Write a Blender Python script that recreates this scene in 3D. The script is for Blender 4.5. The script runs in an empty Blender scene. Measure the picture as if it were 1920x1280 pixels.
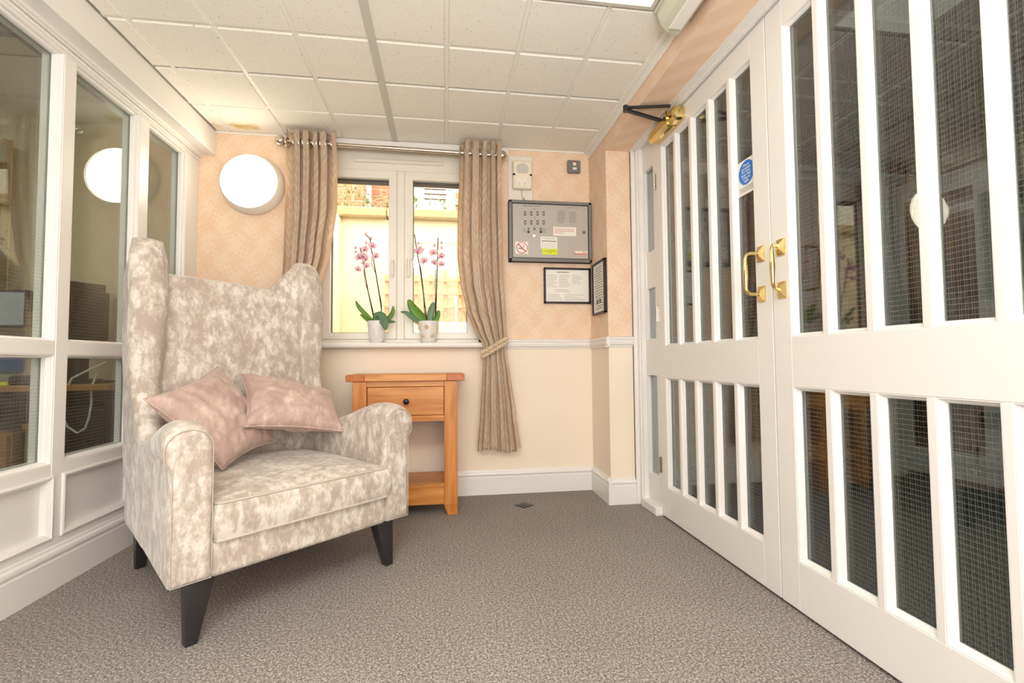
import bpy, bmesh, math, random
from mathutils import Vector, Matrix, noise
PI = math.pi
random.seed(7)
S = bpy.context.scene
COL = S.collection

def srgb(r, g, b):
    f = lambda c: (c / 255 / 12.92) if c / 255 <= .04045 else ((c / 255 + .055) / 1.055) ** 2.4
    return (f(r), f(g), f(b), 1.0)

# ------------------------------------------------------------------ camera
cam_d = bpy.data.cameras.new('camera'); cam = bpy.data.objects.new('camera', cam_d); COL.objects.link(cam)
cam_d.sensor_width = 36; cam_d.lens = 878.41 / 1920 * 36; cam_d.clip_start = .02
_y, _p, _r = .141505823, .042459938, -.007647637
_fw = Vector((math.sin(_y) * math.cos(_p), math.cos(_y) * math.cos(_p), math.sin(_p)))
_rt = Vector((math.cos(_y), -math.sin(_y), 0)); _up = _rt.cross(_fw)
_rt2 = _rt * math.cos(_r) + _up * math.sin(_r); _up2 = _up * math.cos(_r) - _rt * math.sin(_r)
_m = Matrix((_rt2, _up2, -_fw)).transposed().to_4x4(); _m.translation = (0, 0, .79)
cam.matrix_world = _m
S.camera = cam

# ------------------------------------------------------------------ world, lights, exposure
S.view_settings.view_transform = 'Standard'; S.view_settings.look = 'None'
S.view_settings.gamma = 1.0; S.view_settings.exposure = 0.17
try: S.view_settings.use_curve_mapping = False
except Exception: pass
w = bpy.data.worlds.new('overcast_sky'); S.world = w; w.use_nodes = True
bg = w.node_tree.nodes['Background']; bg.inputs[0].default_value = (1.0, .97, .90, 1); bg.inputs[1].default_value = 5.5

def area(name, loc, rot, sx, sy, power, col):
    l = bpy.data.lights.new(name, 'AREA'); l.shape = 'RECTANGLE'; l.size = sx; l.size_y = sy
    l.energy = power; l.color = col
    o = bpy.data.objects.new(name, l); o.location = loc; o.rotation_euler = rot; COL.objects.link(o); return o
area('viewer_side_fill', (.0, -1.22, 1.2), (math.radians(112), 0, 0), 2.0, 1.5, 44, (.93, 1, 1.12))  # added unseen fill light behind the viewer; no entrance is modelled there
area('bounced_flash', (.05, -.45, 1.1), (math.radians(172), 0, 0), .25, .25, 24, (.98, 1, 1.04))
area('ceiling_lamp_rear', (-.2, -.45, 2.09), (0, 0, 0), 1.1, .6, 29, (.96, 1, 1.08))
area('hall_lamp', (2.3, .9, 2.24), (0, 0, 0), .6, .6, 10, (.92, .97, 1))
area('office_lamp', (-2.6, 1.3, 2.24), (0, 0, 0), .9, .6, 22, (1, .95, .85))

# ------------------------------------------------------------------ materials
def newmat(name):
    m = bpy.data.materials.new(name); m.use_nodes = True
    return m, m.node_tree, m.node_tree.nodes['Principled BSDF']
def N(t, typ, **k):
    n = t.nodes.new(typ)
    for a, v in k.items(): setattr(n, a, v)
    return n
def L(t, a, b): t.links.new(a, b)
def plain(name, col, rough=.5, metal=0., bump=0., bscale=60., var=0., vscale=8., emit=None, es=1., sheen=0., coat=0., spec=.5):
    m, t, p = newmat(name)
    p.inputs['Base Color'].default_value = col; p.inputs['Roughness'].default_value = rough
    p.inputs['Metallic'].default_value = metal; p.inputs['Specular IOR Level'].default_value = spec
    if sheen: p.inputs['Sheen Weight'].default_value = sheen
    if coat: p.inputs['Coat Weight'].default_value = coat
    if emit: p.inputs['Emission Color'].default_value = emit; p.inputs['Emission Strength'].default_value = es
    tc = N(t, 'ShaderNodeTexCoord')
    if var:
        n = N(t, 'ShaderNodeTexNoise'); n.inputs['Scale'].default_value = vscale; n.inputs['Detail'].default_value = 5
        L(t, tc.outputs['Object'], n.inputs['Vector'])
        mx = N(t, 'ShaderNodeMix', data_type='RGBA'); mx.inputs[6].default_value = [c * (1 - var) for c in col[:3]] + [1]
        mx.inputs[7].default_value = [min(1, c * (1 + var)) for c in col[:3]] + [1]
        L(t, n.outputs['Fac'], mx.inputs[0]); L(t, mx.outputs[2], p.inputs['Base Color'])
    if bump:
        n = N(t, 'ShaderNodeTexNoise'); n.inputs['Scale'].default_value = bscale; n.inputs['Detail'].default_value = 4
        L(t, tc.outputs['Object'], n.inputs['Vector'])
        b = N(t, 'ShaderNodeBump'); b.inputs['Strength'].default_value = bump; b.inputs['Distance'].default_value = .003
        L(t, n.outputs['Fac'], b.inputs['Height']); L(t, b.outputs['Normal'], p.inputs['Normal'])
    return m
def ramp(t, fac, stops, interp='LINEAR'):
    r = N(t, 'ShaderNodeValToRGB'); r.color_ramp.interpolation = interp
    e = r.color_ramp.elements
    while len(e) < len(stops): e.new(.5)
    for i, (p, c) in enumerate(stops): e[i].position = p; e[i].color = c
    L(t, fac, r.inputs[0]); return r
def mathn(t, op, a, b=None, c=None):
    n = N(t, 'ShaderNodeMath', operation=op)
    for i, v in enumerate((a, b, c)):
        if v is None: continue
        if isinstance(v, (int, float)): n.inputs[i].default_value = v
        else: L(t, v, n.inputs[i])
    return n.outputs[0]

M = {}
M['white'] = plain('white_gloss_paint', srgb(240, 235, 228), .32)
M['pvc'] = plain('white_pvc', srgb(240, 232, 218), .35)
M['paint'] = plain('cream_wall_paint', srgb(249, 233, 211), .75, bump=.12, bscale=180)
M['black'] = plain('black_lacquer', srgb(44, 42, 42), .35)
M['blackframe'] = plain('black_frame_wood', srgb(38, 26, 34), .35)
M['rubber'] = plain('dark_gasket', srgb(30, 26, 34), .6)
M['brass'] = plain('polished_brass', srgb(230, 204, 138), .14, metal=1., bump=.08, bscale=40)
M['steel'] = plain('brushed_steel', srgb(205, 195, 182), .18, metal=1.)
M['darkmetal'] = plain('dark_bronze', srgb(62, 58, 58), .35, metal=.8)
M['chrome'] = plain('chrome', srgb(225, 220, 215), .08, metal=1.)
M['greymetal'] = plain('grey_powder_coat', srgb(128, 124, 120), .5)
M['panelgrey'] = plain('panel_grey_enamel', srgb(190, 182, 172), .4, var=.03, vscale=3)
M['paper'] = plain('white_paper', srgb(245, 240, 228), .7)
M['yellow'] = plain('yellow_label', srgb(232, 240, 40), .6)
M['redprint'] = plain('red_print', srgb(205, 50, 60), .6)
M['greyprint'] = plain('grey_print', srgb(130, 122, 112), .6)
M['darkprint'] = plain('dark_print', srgb(62, 54, 50), .6)
M['blue'] = plain('sticker_blue', srgb(30, 125, 215), .45)
M['ivory'] = plain('ivory_plastic', srgb(244, 232, 208), .4)
M['trail'] = plain('pink_cable', srgb(232, 178, 160), .5)
M['clearplastic'] = plain('prismatic_plastic', srgb(208, 204, 184), .15, spec=.6)
M['tbar'] = plain('ceiling_bar_white', srgb(248, 243, 232), .5)
M['tbargrey'] = plain('ceiling_bar_grey', srgb(206, 201, 190), .5)
M['opal'] = plain('opal_diffuser', srgb(255, 250, 238), .3, emit=srgb(255, 246, 222), es=8)
M['ledpanel'] = plain('lit_light_panel', srgb(250, 252, 240), .3, emit=srgb(245, 252, 226), es=.7)
M['rope'] = plain('silky_rope', srgb(216, 192, 158), .4, sheen=.3, var=.15, vscale=90)
M['piping'] = plain('velvet_piping', srgb(196, 182, 168), .7, var=.2, vscale=60)
M['stem'] = plain('orchid_stem', srgb(40, 24, 28), .6, spec=.2)
M['leaf'] = plain('orchid_leaf', srgb(122, 168, 62), .35, var=.25, vscale=20)
M['leafblue'] = plain('orchid_leaf_cool', srgb(136, 170, 134), .35, var=.2, vscale=20)
M['petal'] = plain('orchid_petal', srgb(250, 214, 222), .5, var=.06, vscale=60)
def petalmat():
    m = bpy.data.materials.new('orchid_petal_thin'); m.use_nodes = True; t = m.node_tree; t.nodes.clear()
    o = N(t, 'ShaderNodeOutputMaterial'); d = N(t, 'ShaderNodeBsdfDiffuse'); d.inputs[0].default_value = srgb(255, 236, 242)
    tl = N(t, 'ShaderNodeBsdfTranslucent'); tl.inputs[0].default_value = srgb(255, 234, 240); x = N(t, 'ShaderNodeMixShader'); x.inputs[0].default_value = .45
    L(t, d.outputs[0], x.inputs[1]); L(t, tl.outputs[0], x.inputs[2]); L(t, x.outputs[0], o.inputs[0]); return m
M['petal'] = petalmat()
M['lip'] = plain('orchid_lip', srgb(224, 88, 142), .45)
M['bud'] = plain('orchid_bud', srgb(240, 194, 206), .5)
M['compost'] = plain('bark_compost', srgb(90, 66, 48), .9, bump=.6, bscale=120)
M['plasterext'] = plain('roughcast_render', srgb(228, 218, 186), .95, bump=.9, bscale=70, var=.06, vscale=5)
M['coping'] = plain('mossy_coping', srgb(178, 160, 118), .95, bump=.8, bscale=40, var=.3, vscale=14)
M['trellis'] = plain('trellis_timber', srgb(206, 170, 128), .8, var=.12, vscale=30)
M['pipe'] = plain('grey_downpipe', srgb(140, 146, 148), .5)
M['twig'] = plain('dry_twig', srgb(170, 150, 110), .8)
M['ivy'] = plain('ivy_leaf', srgb(96, 112, 52), .6, var=.3, vscale=8)
M['paving'] = plain('yard_paving', srgb(150, 142, 130), .9, var=.1)
M['offwall'] = plain('office_wall_paint', srgb(208, 196, 168), .8)
M['offcurtain'] = plain('office_curtain', srgb(232, 196, 112), .8, var=.1, vscale=20)
M['offceil'] = plain('office_ceiling', srgb(205, 200, 182), .8)
M['screen'] = plain('monitor_screen', srgb(150, 155, 160), .2, emit=srgb(130, 136, 142), es=.3)
M['plastblack'] = plain('black_plastic', srgb(46, 42, 40), .4)
M['plastblue'] = plain('blue_folder', srgb(34, 120, 205), .45)
M['tray'] = plain('pale_tray', srgb(196, 204, 208), .3)
M['cablewhite'] = plain('white_cable', srgb(225, 225, 222), .4)
M['beech'] = plain('beech_desk', srgb(178, 128, 78), .5, var=.12, vscale=9)
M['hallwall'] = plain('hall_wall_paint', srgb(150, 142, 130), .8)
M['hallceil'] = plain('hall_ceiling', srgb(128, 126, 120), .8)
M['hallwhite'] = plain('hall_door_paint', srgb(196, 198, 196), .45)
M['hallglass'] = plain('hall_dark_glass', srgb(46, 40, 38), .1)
M['potwhite'] = plain('embossed_silver_pot', srgb(232, 228, 222), .3, bump=1., bscale=70, var=.12, vscale=45)
M['potrose'] = plain('pot_rose_relief', srgb(205, 178, 140), .4, bump=1., bscale=130)

def carpet(name, lo, mid, hi):
    m, t, p = newmat(name); tc = N(t, 'ShaderNodeTexCoord')
    n = N(t, 'ShaderNodeTexNoise'); n.inputs['Scale'].default_value = 260; n.inputs['Detail'].default_value = 3
    L(t, tc.outputs['Object'], n.inputs['Vector'])
    n3 = N(t, 'ShaderNodeTexNoise'); n3.inputs['Scale'].default_value = 135; n3.inputs['Detail'].default_value = 3
    L(t, tc.outputs['Object'], n3.inputs['Vector'])
    n2 = N(t, 'ShaderNodeTexNoise'); n2.inputs['Scale'].default_value = 2.2; n2.inputs['Detail'].default_value = 3
    L(t, tc.outputs['Object'], n2.inputs['Vector'])
    r = ramp(t, mathn(t, 'ADD', mathn(t, 'MULTIPLY', n.outputs['Fac'], .55), mathn(t, 'MULTIPLY', n3.outputs['Fac'], .45)), [(.38, lo), (.5, mid), (.62, hi)])
    mx = N(t, 'ShaderNodeMix', data_type='RGBA', blend_type='MULTIPLY'); mx.inputs[0].default_value = 1
    r2 = ramp(t, n2.outputs['Fac'], [(.3, (.90, .90, .90, 1)), (.7, (1, 1, 1, 1))])
    L(t, r.outputs[0], mx.inputs[6]); L(t, r2.outputs[0], mx.inputs[7]); L(t, mx.outputs[2], p.inputs['Base Color'])
    sp = N(t, 'ShaderNodeSeparateXYZ'); L(t, tc.outputs['Object'], sp.inputs[0])
    wv = mathn(t, 'MULTIPLY', mathn(t, 'SINE', mathn(t, 'MULTIPLY', sp.outputs[0], 1300)), mathn(t, 'SINE', mathn(t, 'MULTIPLY', sp.outputs[1], 900)))
    h = mathn(t, 'ADD', mathn(t, 'MULTIPLY', wv, .1), n.outputs['Fac'])
    b = N(t, 'ShaderNodeBump'); b.inputs['Strength'].default_value = .7; b.inputs['Distance'].default_value = .004
    L(t, h, b.inputs['Height']); L(t, b.outputs['Normal'], p.inputs['Normal'])
    p.inputs['Roughness'].default_value = .95; p.inputs['Specular IOR Level'].default_value = .15
    return m
M['carpet'] = carpet('loop_carpet_grey', srgb(104, 96, 89), srgb(152, 142, 133), srgb(206, 197, 187))
M['hallcarpet'] = carpet('loop_carpet_teal', srgb(46, 54, 56), srgb(78, 90, 94), srgb(120, 134, 136))

def wallpaper():
    m, t, p = newmat('damask_wallpaper'); tc = N(t, 'ShaderNodeTexCoord')
    sp = N(t, 'ShaderNodeSeparateXYZ'); L(t, tc.outputs['Object'], sp.inputs[0])
    u = mathn(t, 'ADD', sp.outputs[0], sp.outputs[1]); z = sp.outputs[2]
    nz = N(t, 'ShaderNodeTexNoise'); nz.inputs['Scale'].default_value = 14; nz.inputs['Detail'].default_value = 2
    L(t, tc.outputs['Object'], nz.inputs['Vector'])
    wob = mathn(t, 'MULTIPLY', mathn(t, 'SUBTRACT', nz.outputs['Fac'], .5), 1.6)
    a = mathn(t, 'COSINE', mathn(t, 'ADD', mathn(t, 'MULTIPLY', u, 2 * PI / .15), wob))
    b = mathn(t, 'COSINE', mathn(t, 'ADD', mathn(t, 'MULTIPLY', z, 2 * PI / .21), wob))
    og = mathn(t, 'MULTIPLY', a, b)
    c = mathn(t, 'COSINE', mathn(t, 'ADD', mathn(t, 'MULTIPLY', u, 2 * PI / .0375), mathn(t, 'MULTIPLY', b, 2.2)))
    d = mathn(t, 'COSINE', mathn(t, 'ADD', mathn(t, 'MULTIPLY', z, 2 * PI / .042), mathn(t, 'MULTIPLY', a, 2.4)))
    f = mathn(t, 'ADD', mathn(t, 'MULTIPLY', og, .9), mathn(t, 'MULTIPLY', mathn(t, 'MULTIPLY', c, d), .8))
    r = ramp(t, mathn(t, 'ADD', mathn(t, 'MULTIPLY', f, .5), .5), [(.36, srgb(241, 208, 175)), (.64, srgb(245, 217, 188))])
    L(t, r.outputs[0], p.inputs['Base Color']); p.inputs['Roughness'].default_value = .6
    return m
M['wallpaper'] = wallpaper()

def tilemat():
    m, t, p = newmat('mineral_fibre_tile'); tc = N(t, 'ShaderNodeTexCoord')
    n = N(t, 'ShaderNodeTexNoise'); n.inputs['Scale'].default_value = 120; n.inputs['Detail'].default_value = 2
    g = N(t, 'ShaderNodeNewGeometry'); L(t, g.outputs['Position'], n.inputs['Vector'])
    st = N(t, 'ShaderNodeTexNoise'); st.inputs['Scale'].default_value = 5.5; st.inputs['Detail'].default_value = 4
    L(t, g.outputs['Position'], st.inputs['Vector'])
    r = ramp(t, n.outputs['Fac'], [(.27, srgb(168, 150, 124)), (.33, srgb(247, 241, 229))])
    # rusty water marks by the left corner over the wall lamp
    sp = N(t, 'ShaderNodeSeparateXYZ'); L(t, g.outputs['Position'], sp.inputs[0])
    dx = mathn(t, 'MULTIPLY', mathn(t, 'SUBTRACT', sp.outputs[0], -1.12), 1.2)
    dy = mathn(t, 'MULTIPLY', mathn(t, 'SUBTRACT', sp.outputs[1], 2.74), 4.2)
    dist = mathn(t, 'SQRT', mathn(t, 'ADD', mathn(t, 'MULTIPLY', dx, dx), mathn(t, 'MULTIPLY', dy, dy)))
    k = mathn(t, 'SUBTRACT', mathn(t, 'ADD', mathn(t, 'MULTIPLY', st.outputs['Fac'], 1.5), .05), mathn(t, 'MULTIPLY', dist, 1.5))
    r2 = ramp(t, k, [(.45, (1, 1, 1, 1)), (.62, srgb(232, 206, 150)), (.9, srgb(196, 166, 116))])
    mx = N(t, 'ShaderNodeMix', data_type='RGBA', blend_type='MULTIPLY'); mx.inputs[0].default_value = 1
    L(t, r.outputs[0], mx.inputs[6]); L(t, r2.outputs[0], mx.inputs[7]); L(t, mx.outputs[2], p.inputs['Base Color'])
    b = N(t, 'ShaderNodeBump'); b.inputs['Strength'].default_value = .3; b.inputs['Distance'].default_value = .002
    L(t, n.outputs['Fac'], b.inputs['Height']); L(t, b.outputs['Normal'], p.inputs['Normal'])
    p.inputs['Roughness'].default_value = .95
    return m
M['tile'] = tilemat()

def velvet(name, lo, mid, hi, sc, stretch, thr=(.36, .5, .6)):
    m, t, p = newmat(name); tc = N(t, 'ShaderNodeTexCoord')
    mp = N(t, 'ShaderNodeMapping'); mp.inputs['Scale'].default_value = stretch; L(t, tc.outputs['Object'], mp.inputs[0])
    n = N(t, 'ShaderNodeTexNoise'); n.inputs['Scale'].default_value = sc; n.inputs['Detail'].default_value = 12
    n.inputs['Roughness'].default_value = .74; n.inputs['Distortion'].default_value = .15
    L(t, mp.outputs[0], n.inputs['Vector'])
    n2 = N(t, 'ShaderNodeTexNoise'); n2.inputs['Scale'].default_value = sc * .35; n2.inputs['Detail'].default_value = 3
    L(t, tc.outputs['Object'], n2.inputs['Vector'])
    f = mathn(t, 'ADD', mathn(t, 'MULTIPLY', n.outputs['Fac'], .72), mathn(t, 'MULTIPLY', n2.outputs['Fac'], .28))
    r = ramp(t, f, [(thr[0], lo), (thr[1], mid), (thr[2], hi)])
    L(t, r.outputs[0], p.inputs['Base Color'])
    b = N(t, 'ShaderNodeBump'); b.inputs['Strength'].default_value = .35; b.inputs['Distance'].default_value = .004
    L(t, n.outputs['Fac'], b.inputs['Height']); L(t, b.outputs['Normal'], p.inputs['Normal'])
    p.inputs['Roughness'].default_value = .62
    p.inputs['Sheen Weight'].default_value = .35; p.inputs['Sheen Roughness'].default_value = .4
    return m
M['velvet'] = velvet('crushed_velvet_mink', srgb(178, 162, 148), srgb(199, 186, 172), srgb(224, 214, 202), 25, (1.35, 1.35, .75), (.44, .505, .57))
M['pinkvelvet'] = velvet('crushed_velvet_rose', srgb(172, 142, 130), srgb(188, 160, 148), srgb(222, 200, 188), 14, (1.6, 1.6, .8), (.36, .52, .66))

def wood(name, a, b, axis, sc=1., rough=.38):
    m, t, p = newmat(name); tc = N(t, 'ShaderNodeTexCoord')
    mp = N(t, 'ShaderNodeMapping'); s = [14, 14, 14]; s[axis] = 1.1; mp.inputs['Scale'].default_value = [v * sc for v in s]
    L(t, tc.outputs['Object'], mp.inputs[0])
    n = N(t, 'ShaderNodeTexNoise'); n.inputs['Scale'].default_value = 2.4; n.inputs['Detail'].default_value = 7; n.inputs['Distortion'].default_value = .9
    L(t, mp.outputs[0], n.inputs['Vector'])
    r = ramp(t, n.outputs['Fac'], [(.3, a), (.65, b)]); L(t, r.outputs[0], p.inputs['Base Color'])
    p.inputs['Roughness'].default_value = rough
    return m
M['oakx'] = wood('oak_grain_x', srgb(186, 112, 46), srgb(222, 154, 82), 0)
M['oakz'] = wood('oak_grain_z', srgb(184, 108, 42), srgb(218, 146, 74), 2)
M['oaky'] = wood('oak_end_grain', srgb(172, 88, 28), srgb(200, 116, 46), 1)
M['hallwood'] = wood('hall_table_wood', srgb(150, 104, 52), srgb(176, 128, 70), 0)

def brickmat(name, a, b):
    m, t, p = newmat(name); oi = N(t, 'ShaderNodeObjectInfo')
    r = ramp(t, oi.outputs['Random'], [(0, a), (1, b)])
    tc = N(t, 'ShaderNodeTexCoord'); n = N(t, 'ShaderNodeTexNoise'); n.inputs['Scale'].default_value = 30; n.inputs['Detail'].default_value = 5
    L(t, tc.outputs['Object'], n.inputs['Vector'])
    mx = N(t, 'ShaderNodeMix', data_type='RGBA', blend_type='MULTIPLY'); mx.inputs[0].default_value = .7
    r2 = ramp(t, n.outputs['Fac'], [(.3, (.6, .6, .6, 1)), (.7, (1.1, 1.1, 1.1, 1))])
    L(t, r.outputs[0], mx.inputs[6]); L(t, r2.outputs[0], mx.inputs[7]); L(t, mx.outputs[2], p.inputs['Base Color'])
    bp = N(t, 'ShaderNodeBump'); bp.inputs['Strength'].default_value = .5; bp.inputs['Distance'].default_value = .004
    L(t, n.outputs['Fac'], bp.inputs['Height']); L(t, bp.outputs['Normal'], p.inputs['Normal'])
    p.inputs['Roughness'].default_value = .9
    return m
M['brickred'] = brickmat('red_brick', srgb(190, 104, 72), srgb(222, 150, 112))
M['brickdark'] = brickmat('dark_brown_brick', srgb(84, 54, 42), srgb(122, 84, 66))
M['mortar'] = plain('pale_mortar', srgb(206, 198, 182), .95)
M['mortardark'] = plain('dark_mortar', srgb(92, 82, 74), .95)

def curtainmat():
    m, t, p = newmat('leaf_jacquard'); uv = N(t, 'ShaderNodeUVMap'); uv.uv_map = 'cloth'
    sp = N(t, 'ShaderNodeSeparateXYZ'); L(t, uv.outputs[0], sp.inputs[0]); u, v = sp.outputs[0], sp.outputs[1]
    # feathered fronds: a column every 0.15 m, leaflets 0.03 m apart leaning away from the spine
    col = mathn(t, 'DIVIDE', u, .19); k = mathn(t, 'FLOOR', col)
    x = mathn(t, 'ABSOLUTE', mathn(t, 'SUBTRACT', mathn(t, 'FRACT', col), .5))
    vv = mathn(t, 'ADD', v, mathn(t, 'MULTIPLY', k, .137))
    per = mathn(t, 'FRACT', mathn(t, 'DIVIDE', vv, .34))
    env = mathn(t, 'MULTIPLY', mathn(t, 'SINE', mathn(t, 'MULTIPLY', per, PI)), .46)
    leafl = mathn(t, 'SINE', mathn(t, 'MULTIPLY', mathn(t, 'SUBTRACT', vv, mathn(t, 'MULTIPLY', x, .22)), 2 * PI / .055))
    inside = mathn(t, 'GREATER_THAN', env, x)
    spine = mathn(t, 'GREATER_THAN', x, .035)
    mask = mathn(t, 'MULTIPLY', mathn(t, 'MULTIPLY', mathn(t, 'GREATER_THAN', leafl, -.35), inside), spine)
    n = N(t, 'ShaderNodeTexNoise'); n.inputs['Scale'].default_value = 300; n.inputs['Detail'].default_value = 2
    L(t, uv.outputs[0], n.inputs['Vector'])
    mx = N(t, 'ShaderNodeMix', data_type='RGBA'); mx.inputs[6].default_value = srgb(234, 208, 178); mx.inputs[7].default_value = srgb(247, 228, 203)
    L(t, mask, mx.inputs[0]); L(t, mx.outputs[2], p.inputs['Base Color'])
    L(t, mathn(t, 'SUBTRACT', .62, mathn(t, 'MULTIPLY', mask, .2)), p.inputs['Roughness'])
    b = N(t, 'ShaderNodeBump'); b.inputs['Strength'].default_value = .25; b.inputs['Distance'].default_value = .002
    L(t, mathn(t, 'ADD', mask, mathn(t, 'MULTIPLY', n.outputs['Fac'], .5)), b.inputs['Height']); L(t, b.outputs['Normal'], p.inputs['Normal'])
    p.inputs['Sheen Weight'].default_value = .2
    return m
M['curtain'] = curtainmat()

def glassmat(name, wired=True, tint=(.86, .90, .87), refl=.96, axis='x'):
    m = bpy.data.materials.new(name); m.use_nodes = True; t = m.node_tree
    t.nodes.clear(); out = N(t, 'ShaderNodeOutputMaterial')
    tr = N(t, 'ShaderNodeBsdfTransparent'); tr.inputs[0].default_value = (*tint, 1)
    gl = N(t, 'ShaderNodeBsdfGlossy'); gl.inputs['Roughness'].default_value = 0.0
    lw = N(t, 'ShaderNodeLayerWeight'); lw.inputs[0].default_value = .5
    f = mathn(t, 'ADD', mathn(t, 'MULTIPLY', mathn(t, 'POWER', lw.outputs['Facing'], 3.0), refl), .06)
    mx = N(t, 'ShaderNodeMixShader'); L(t, f, mx.inputs[0]); L(t, tr.outputs[0], mx.inputs[1]); L(t, gl.outputs[0], mx.inputs[2])
    last = mx
    if wired:
        g = N(t, 'ShaderNodeNewGeometry'); sp = N(t, 'ShaderNodeSeparateXYZ'); L(t, g.outputs['Position'], sp.inputs[0])
        def line(c):
            fr = mathn(t, 'FRACT', mathn(t, 'DIVIDE', c, .0127))
            return mathn(t, 'LESS_THAN', mathn(t, 'ABSOLUTE', mathn(t, 'SUBTRACT', fr, .5)), .015)
        k = mathn(t, 'MAXIMUM', line(sp.outputs[1]), line(sp.outputs[2]))
        df = N(t, 'ShaderNodeBsdfDiffuse'); df.inputs[0].default_value = srgb(150, 142, 130)
        m2 = N(t, 'ShaderNodeMixShader'); L(t, k, m2.inputs[0]); L(t, mx.outputs[0], m2.inputs[1]); L(t, df.outputs[0], m2.inputs[2])
        last = m2
    L(t, last.outputs[0], out.inputs[0])
    return m
M['wired'] = glassmat('georgian_wired_glass')
M['clear'] = glassmat('window_glass', False, (.98, .98, .96))

# ------------------------------------------------------------------ mesh helpers
class B:
    def __init__(s): s.bm = bmesh.new()
    def _add(s, t, mi=0):
        for f in t.faces: f.material_index = mi
        me = bpy.data.meshes.new('tmp'); t.to_mesh(me); t.free(); s.bm.from_mesh(me); bpy.data.meshes.remove(me); return s
    def box(s, x0, x1, y0, y1, z0, z1, b=0, mi=0, seg=1, mat=None):
        t = bmesh.new(); bmesh.ops.create_cube(t, size=1)
        for v in t.verts: v.co = ((x0 + x1) / 2 + v.co.x * (x1 - x0), (y0 + y1) / 2 + v.co.y * (y1 - y0), (z0 + z1) / 2 + v.co.z * (z1 - z0))
        if b: bmesh.ops.bevel(t, geom=t.edges[:], offset=b, segments=seg, profile=.5, affect='EDGES')
        if mat is not None: bmesh.ops.transform(t, matrix=mat, verts=t.verts[:])
        bmesh.ops.recalc_face_normals(t, faces=t.faces[:])
        return s._add(t, mi)
    def mitre(s, x, a0, a1, z0, z1, prof, side=1, mi=0):
        # picture-frame moulding in a plane x = const; prof: (inset, x offset) closed loop
        rings = []
        for ins, dx in prof:
            rings.append([(x + side * dx, a0 + ins, z0 + ins), (x + side * dx, a1 - ins, z0 + ins), (x + side * dx, a1 - ins, z1 - ins), (x + side * dx, a0 + ins, z1 - ins)])
        return s.loft(rings, False, mi, True)
    def frustum(s, c0, sx0, sy0, c1, sx1, sy1, b=0, mi=0):
        t = bmesh.new(); vs = []
        for c, sx, sy in ((c0, sx0, sy0), (c1, sx1, sy1)):
            for dx, dy in ((-1, -1), (1, -1), (1, 1), (-1, 1)): vs.append(t.verts.new((c[0] + dx * sx / 2, c[1] + dy * sy / 2, c[2])))
        t.faces.new(vs[:4]); t.faces.new(vs[4:])
        for i in range(4): t.faces.new((vs[i], vs[(i + 1) % 4], vs[4 + (i + 1) % 4], vs[4 + i]))
        if b: bmesh.ops.bevel(t, geom=t.edges[:], offset=b, segments=2, profile=.5, affect='EDGES')
        bmesh.ops.recalc_face_normals(t, faces=t.faces[:]); return s._add(t, mi)
    def loft(s, rings, cap=True, mi=0, closed=False):
        t = bmesh.new(); R = [[t.verts.new(p) for p in r] for r in rings]; n = len(R[0])
        pairs = list(zip(R, R[1:])) + ([(R[-1], R[0])] if closed else [])
        for a, b in pairs:
            for i in range(n):
                try: t.faces.new((a[i], a[(i + 1) % n], b[(i + 1) % n], b[i]))
                except ValueError: pass
        if cap and not closed: t.faces.new(R[0][::-1]); t.faces.new(R[-1])
        bmesh.ops.recalc_face_normals(t, faces=t.faces[:]); return s._add(t, mi)
    def tube(s, pts, r, seg=8, closed=False, mi=0, flat=1.):
        pts = [Vector(p) for p in pts]; n = len(pts); rings = []; prev = None
        for i, p in enumerate(pts):
            a = pts[(i - 1) % n] if (closed or i) else pts[0]; b = pts[(i + 1) % n] if (closed or i < n - 1) else pts[-1]
            d = (b - a).normalized()
            if prev is None: u = d.orthogonal().normalized()
            else: u = (prev - d * prev.dot(d)).normalized()
            prev = u; v = d.cross(u); rr = r[i] if isinstance(r, (list, tuple)) else r
            rings.append([p + (u * math.cos(q) + v * math.sin(q) * flat) * rr for q in (2 * PI * k / seg for k in range(seg))])
        return s.loft(rings, not closed, mi, closed)
    def lathe(s, prof, c=(0, 0, 0), seg=32, mi=0, mat=None):
        rings = []
        for r, z in prof:
            ring = [Vector((max(r, 1e-4) * math.cos(2 * PI * k / seg), max(r, 1e-4) * math.sin(2 * PI * k / seg), z)) for k in range(seg)]
            if mat is not None: ring = [mat @ p for p in ring]
            rings.append([p + Vector(c) for p in ring])
        return s.loft(rings, True, mi)
    def sphere(s, c, r, sc=(1, 1, 1), u=14, v=9, mi=0):
        t = bmesh.new(); bmesh.ops.create_uvsphere(t, u_segments=u, v_segments=v, radius=r)
        for q in t.verts: q.co = Vector((q.co.x * sc[0], q.co.y * sc[1], q.co.z * sc[2])) + Vector(c)
        return s._add(t, mi)

def W(o):
    m = Matrix.LocRotScale(o.location, o.rotation_euler, o.scale)
    return (W(o.parent) @ m) if o.parent else m
def put(name, b, mats, parent=None, local=False, sharp=.6, flat=False):
    bm = b.bm if isinstance(b, B) else b
    if parent is not None and not local: bmesh.ops.transform(bm, matrix=W(parent).inverted(), verts=bm.verts[:])
    if not flat:
        for f in bm.faces: f.smooth = True
        for e in bm.edges:
            if len(e.link_faces) == 2 and e.calc_face_angle(0) > sharp: e.smooth = False
    me = bpy.data.meshes.new(name); bm.to_mesh(me); bm.free()
    for m in (mats if isinstance(mats, (list, tuple)) else [mats]): me.materials.append(M[m] if isinstance(m, str) else m)
    o = bpy.data.objects.new(name, me); COL.objects.link(o)
    if parent: o.parent = parent
    return o
def tag(o, label, cat, group=None, kind=None):
    o['label'] = label; o['category'] = cat
    if group: o['group'] = group
    if kind: o['kind'] = kind
    return o
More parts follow.
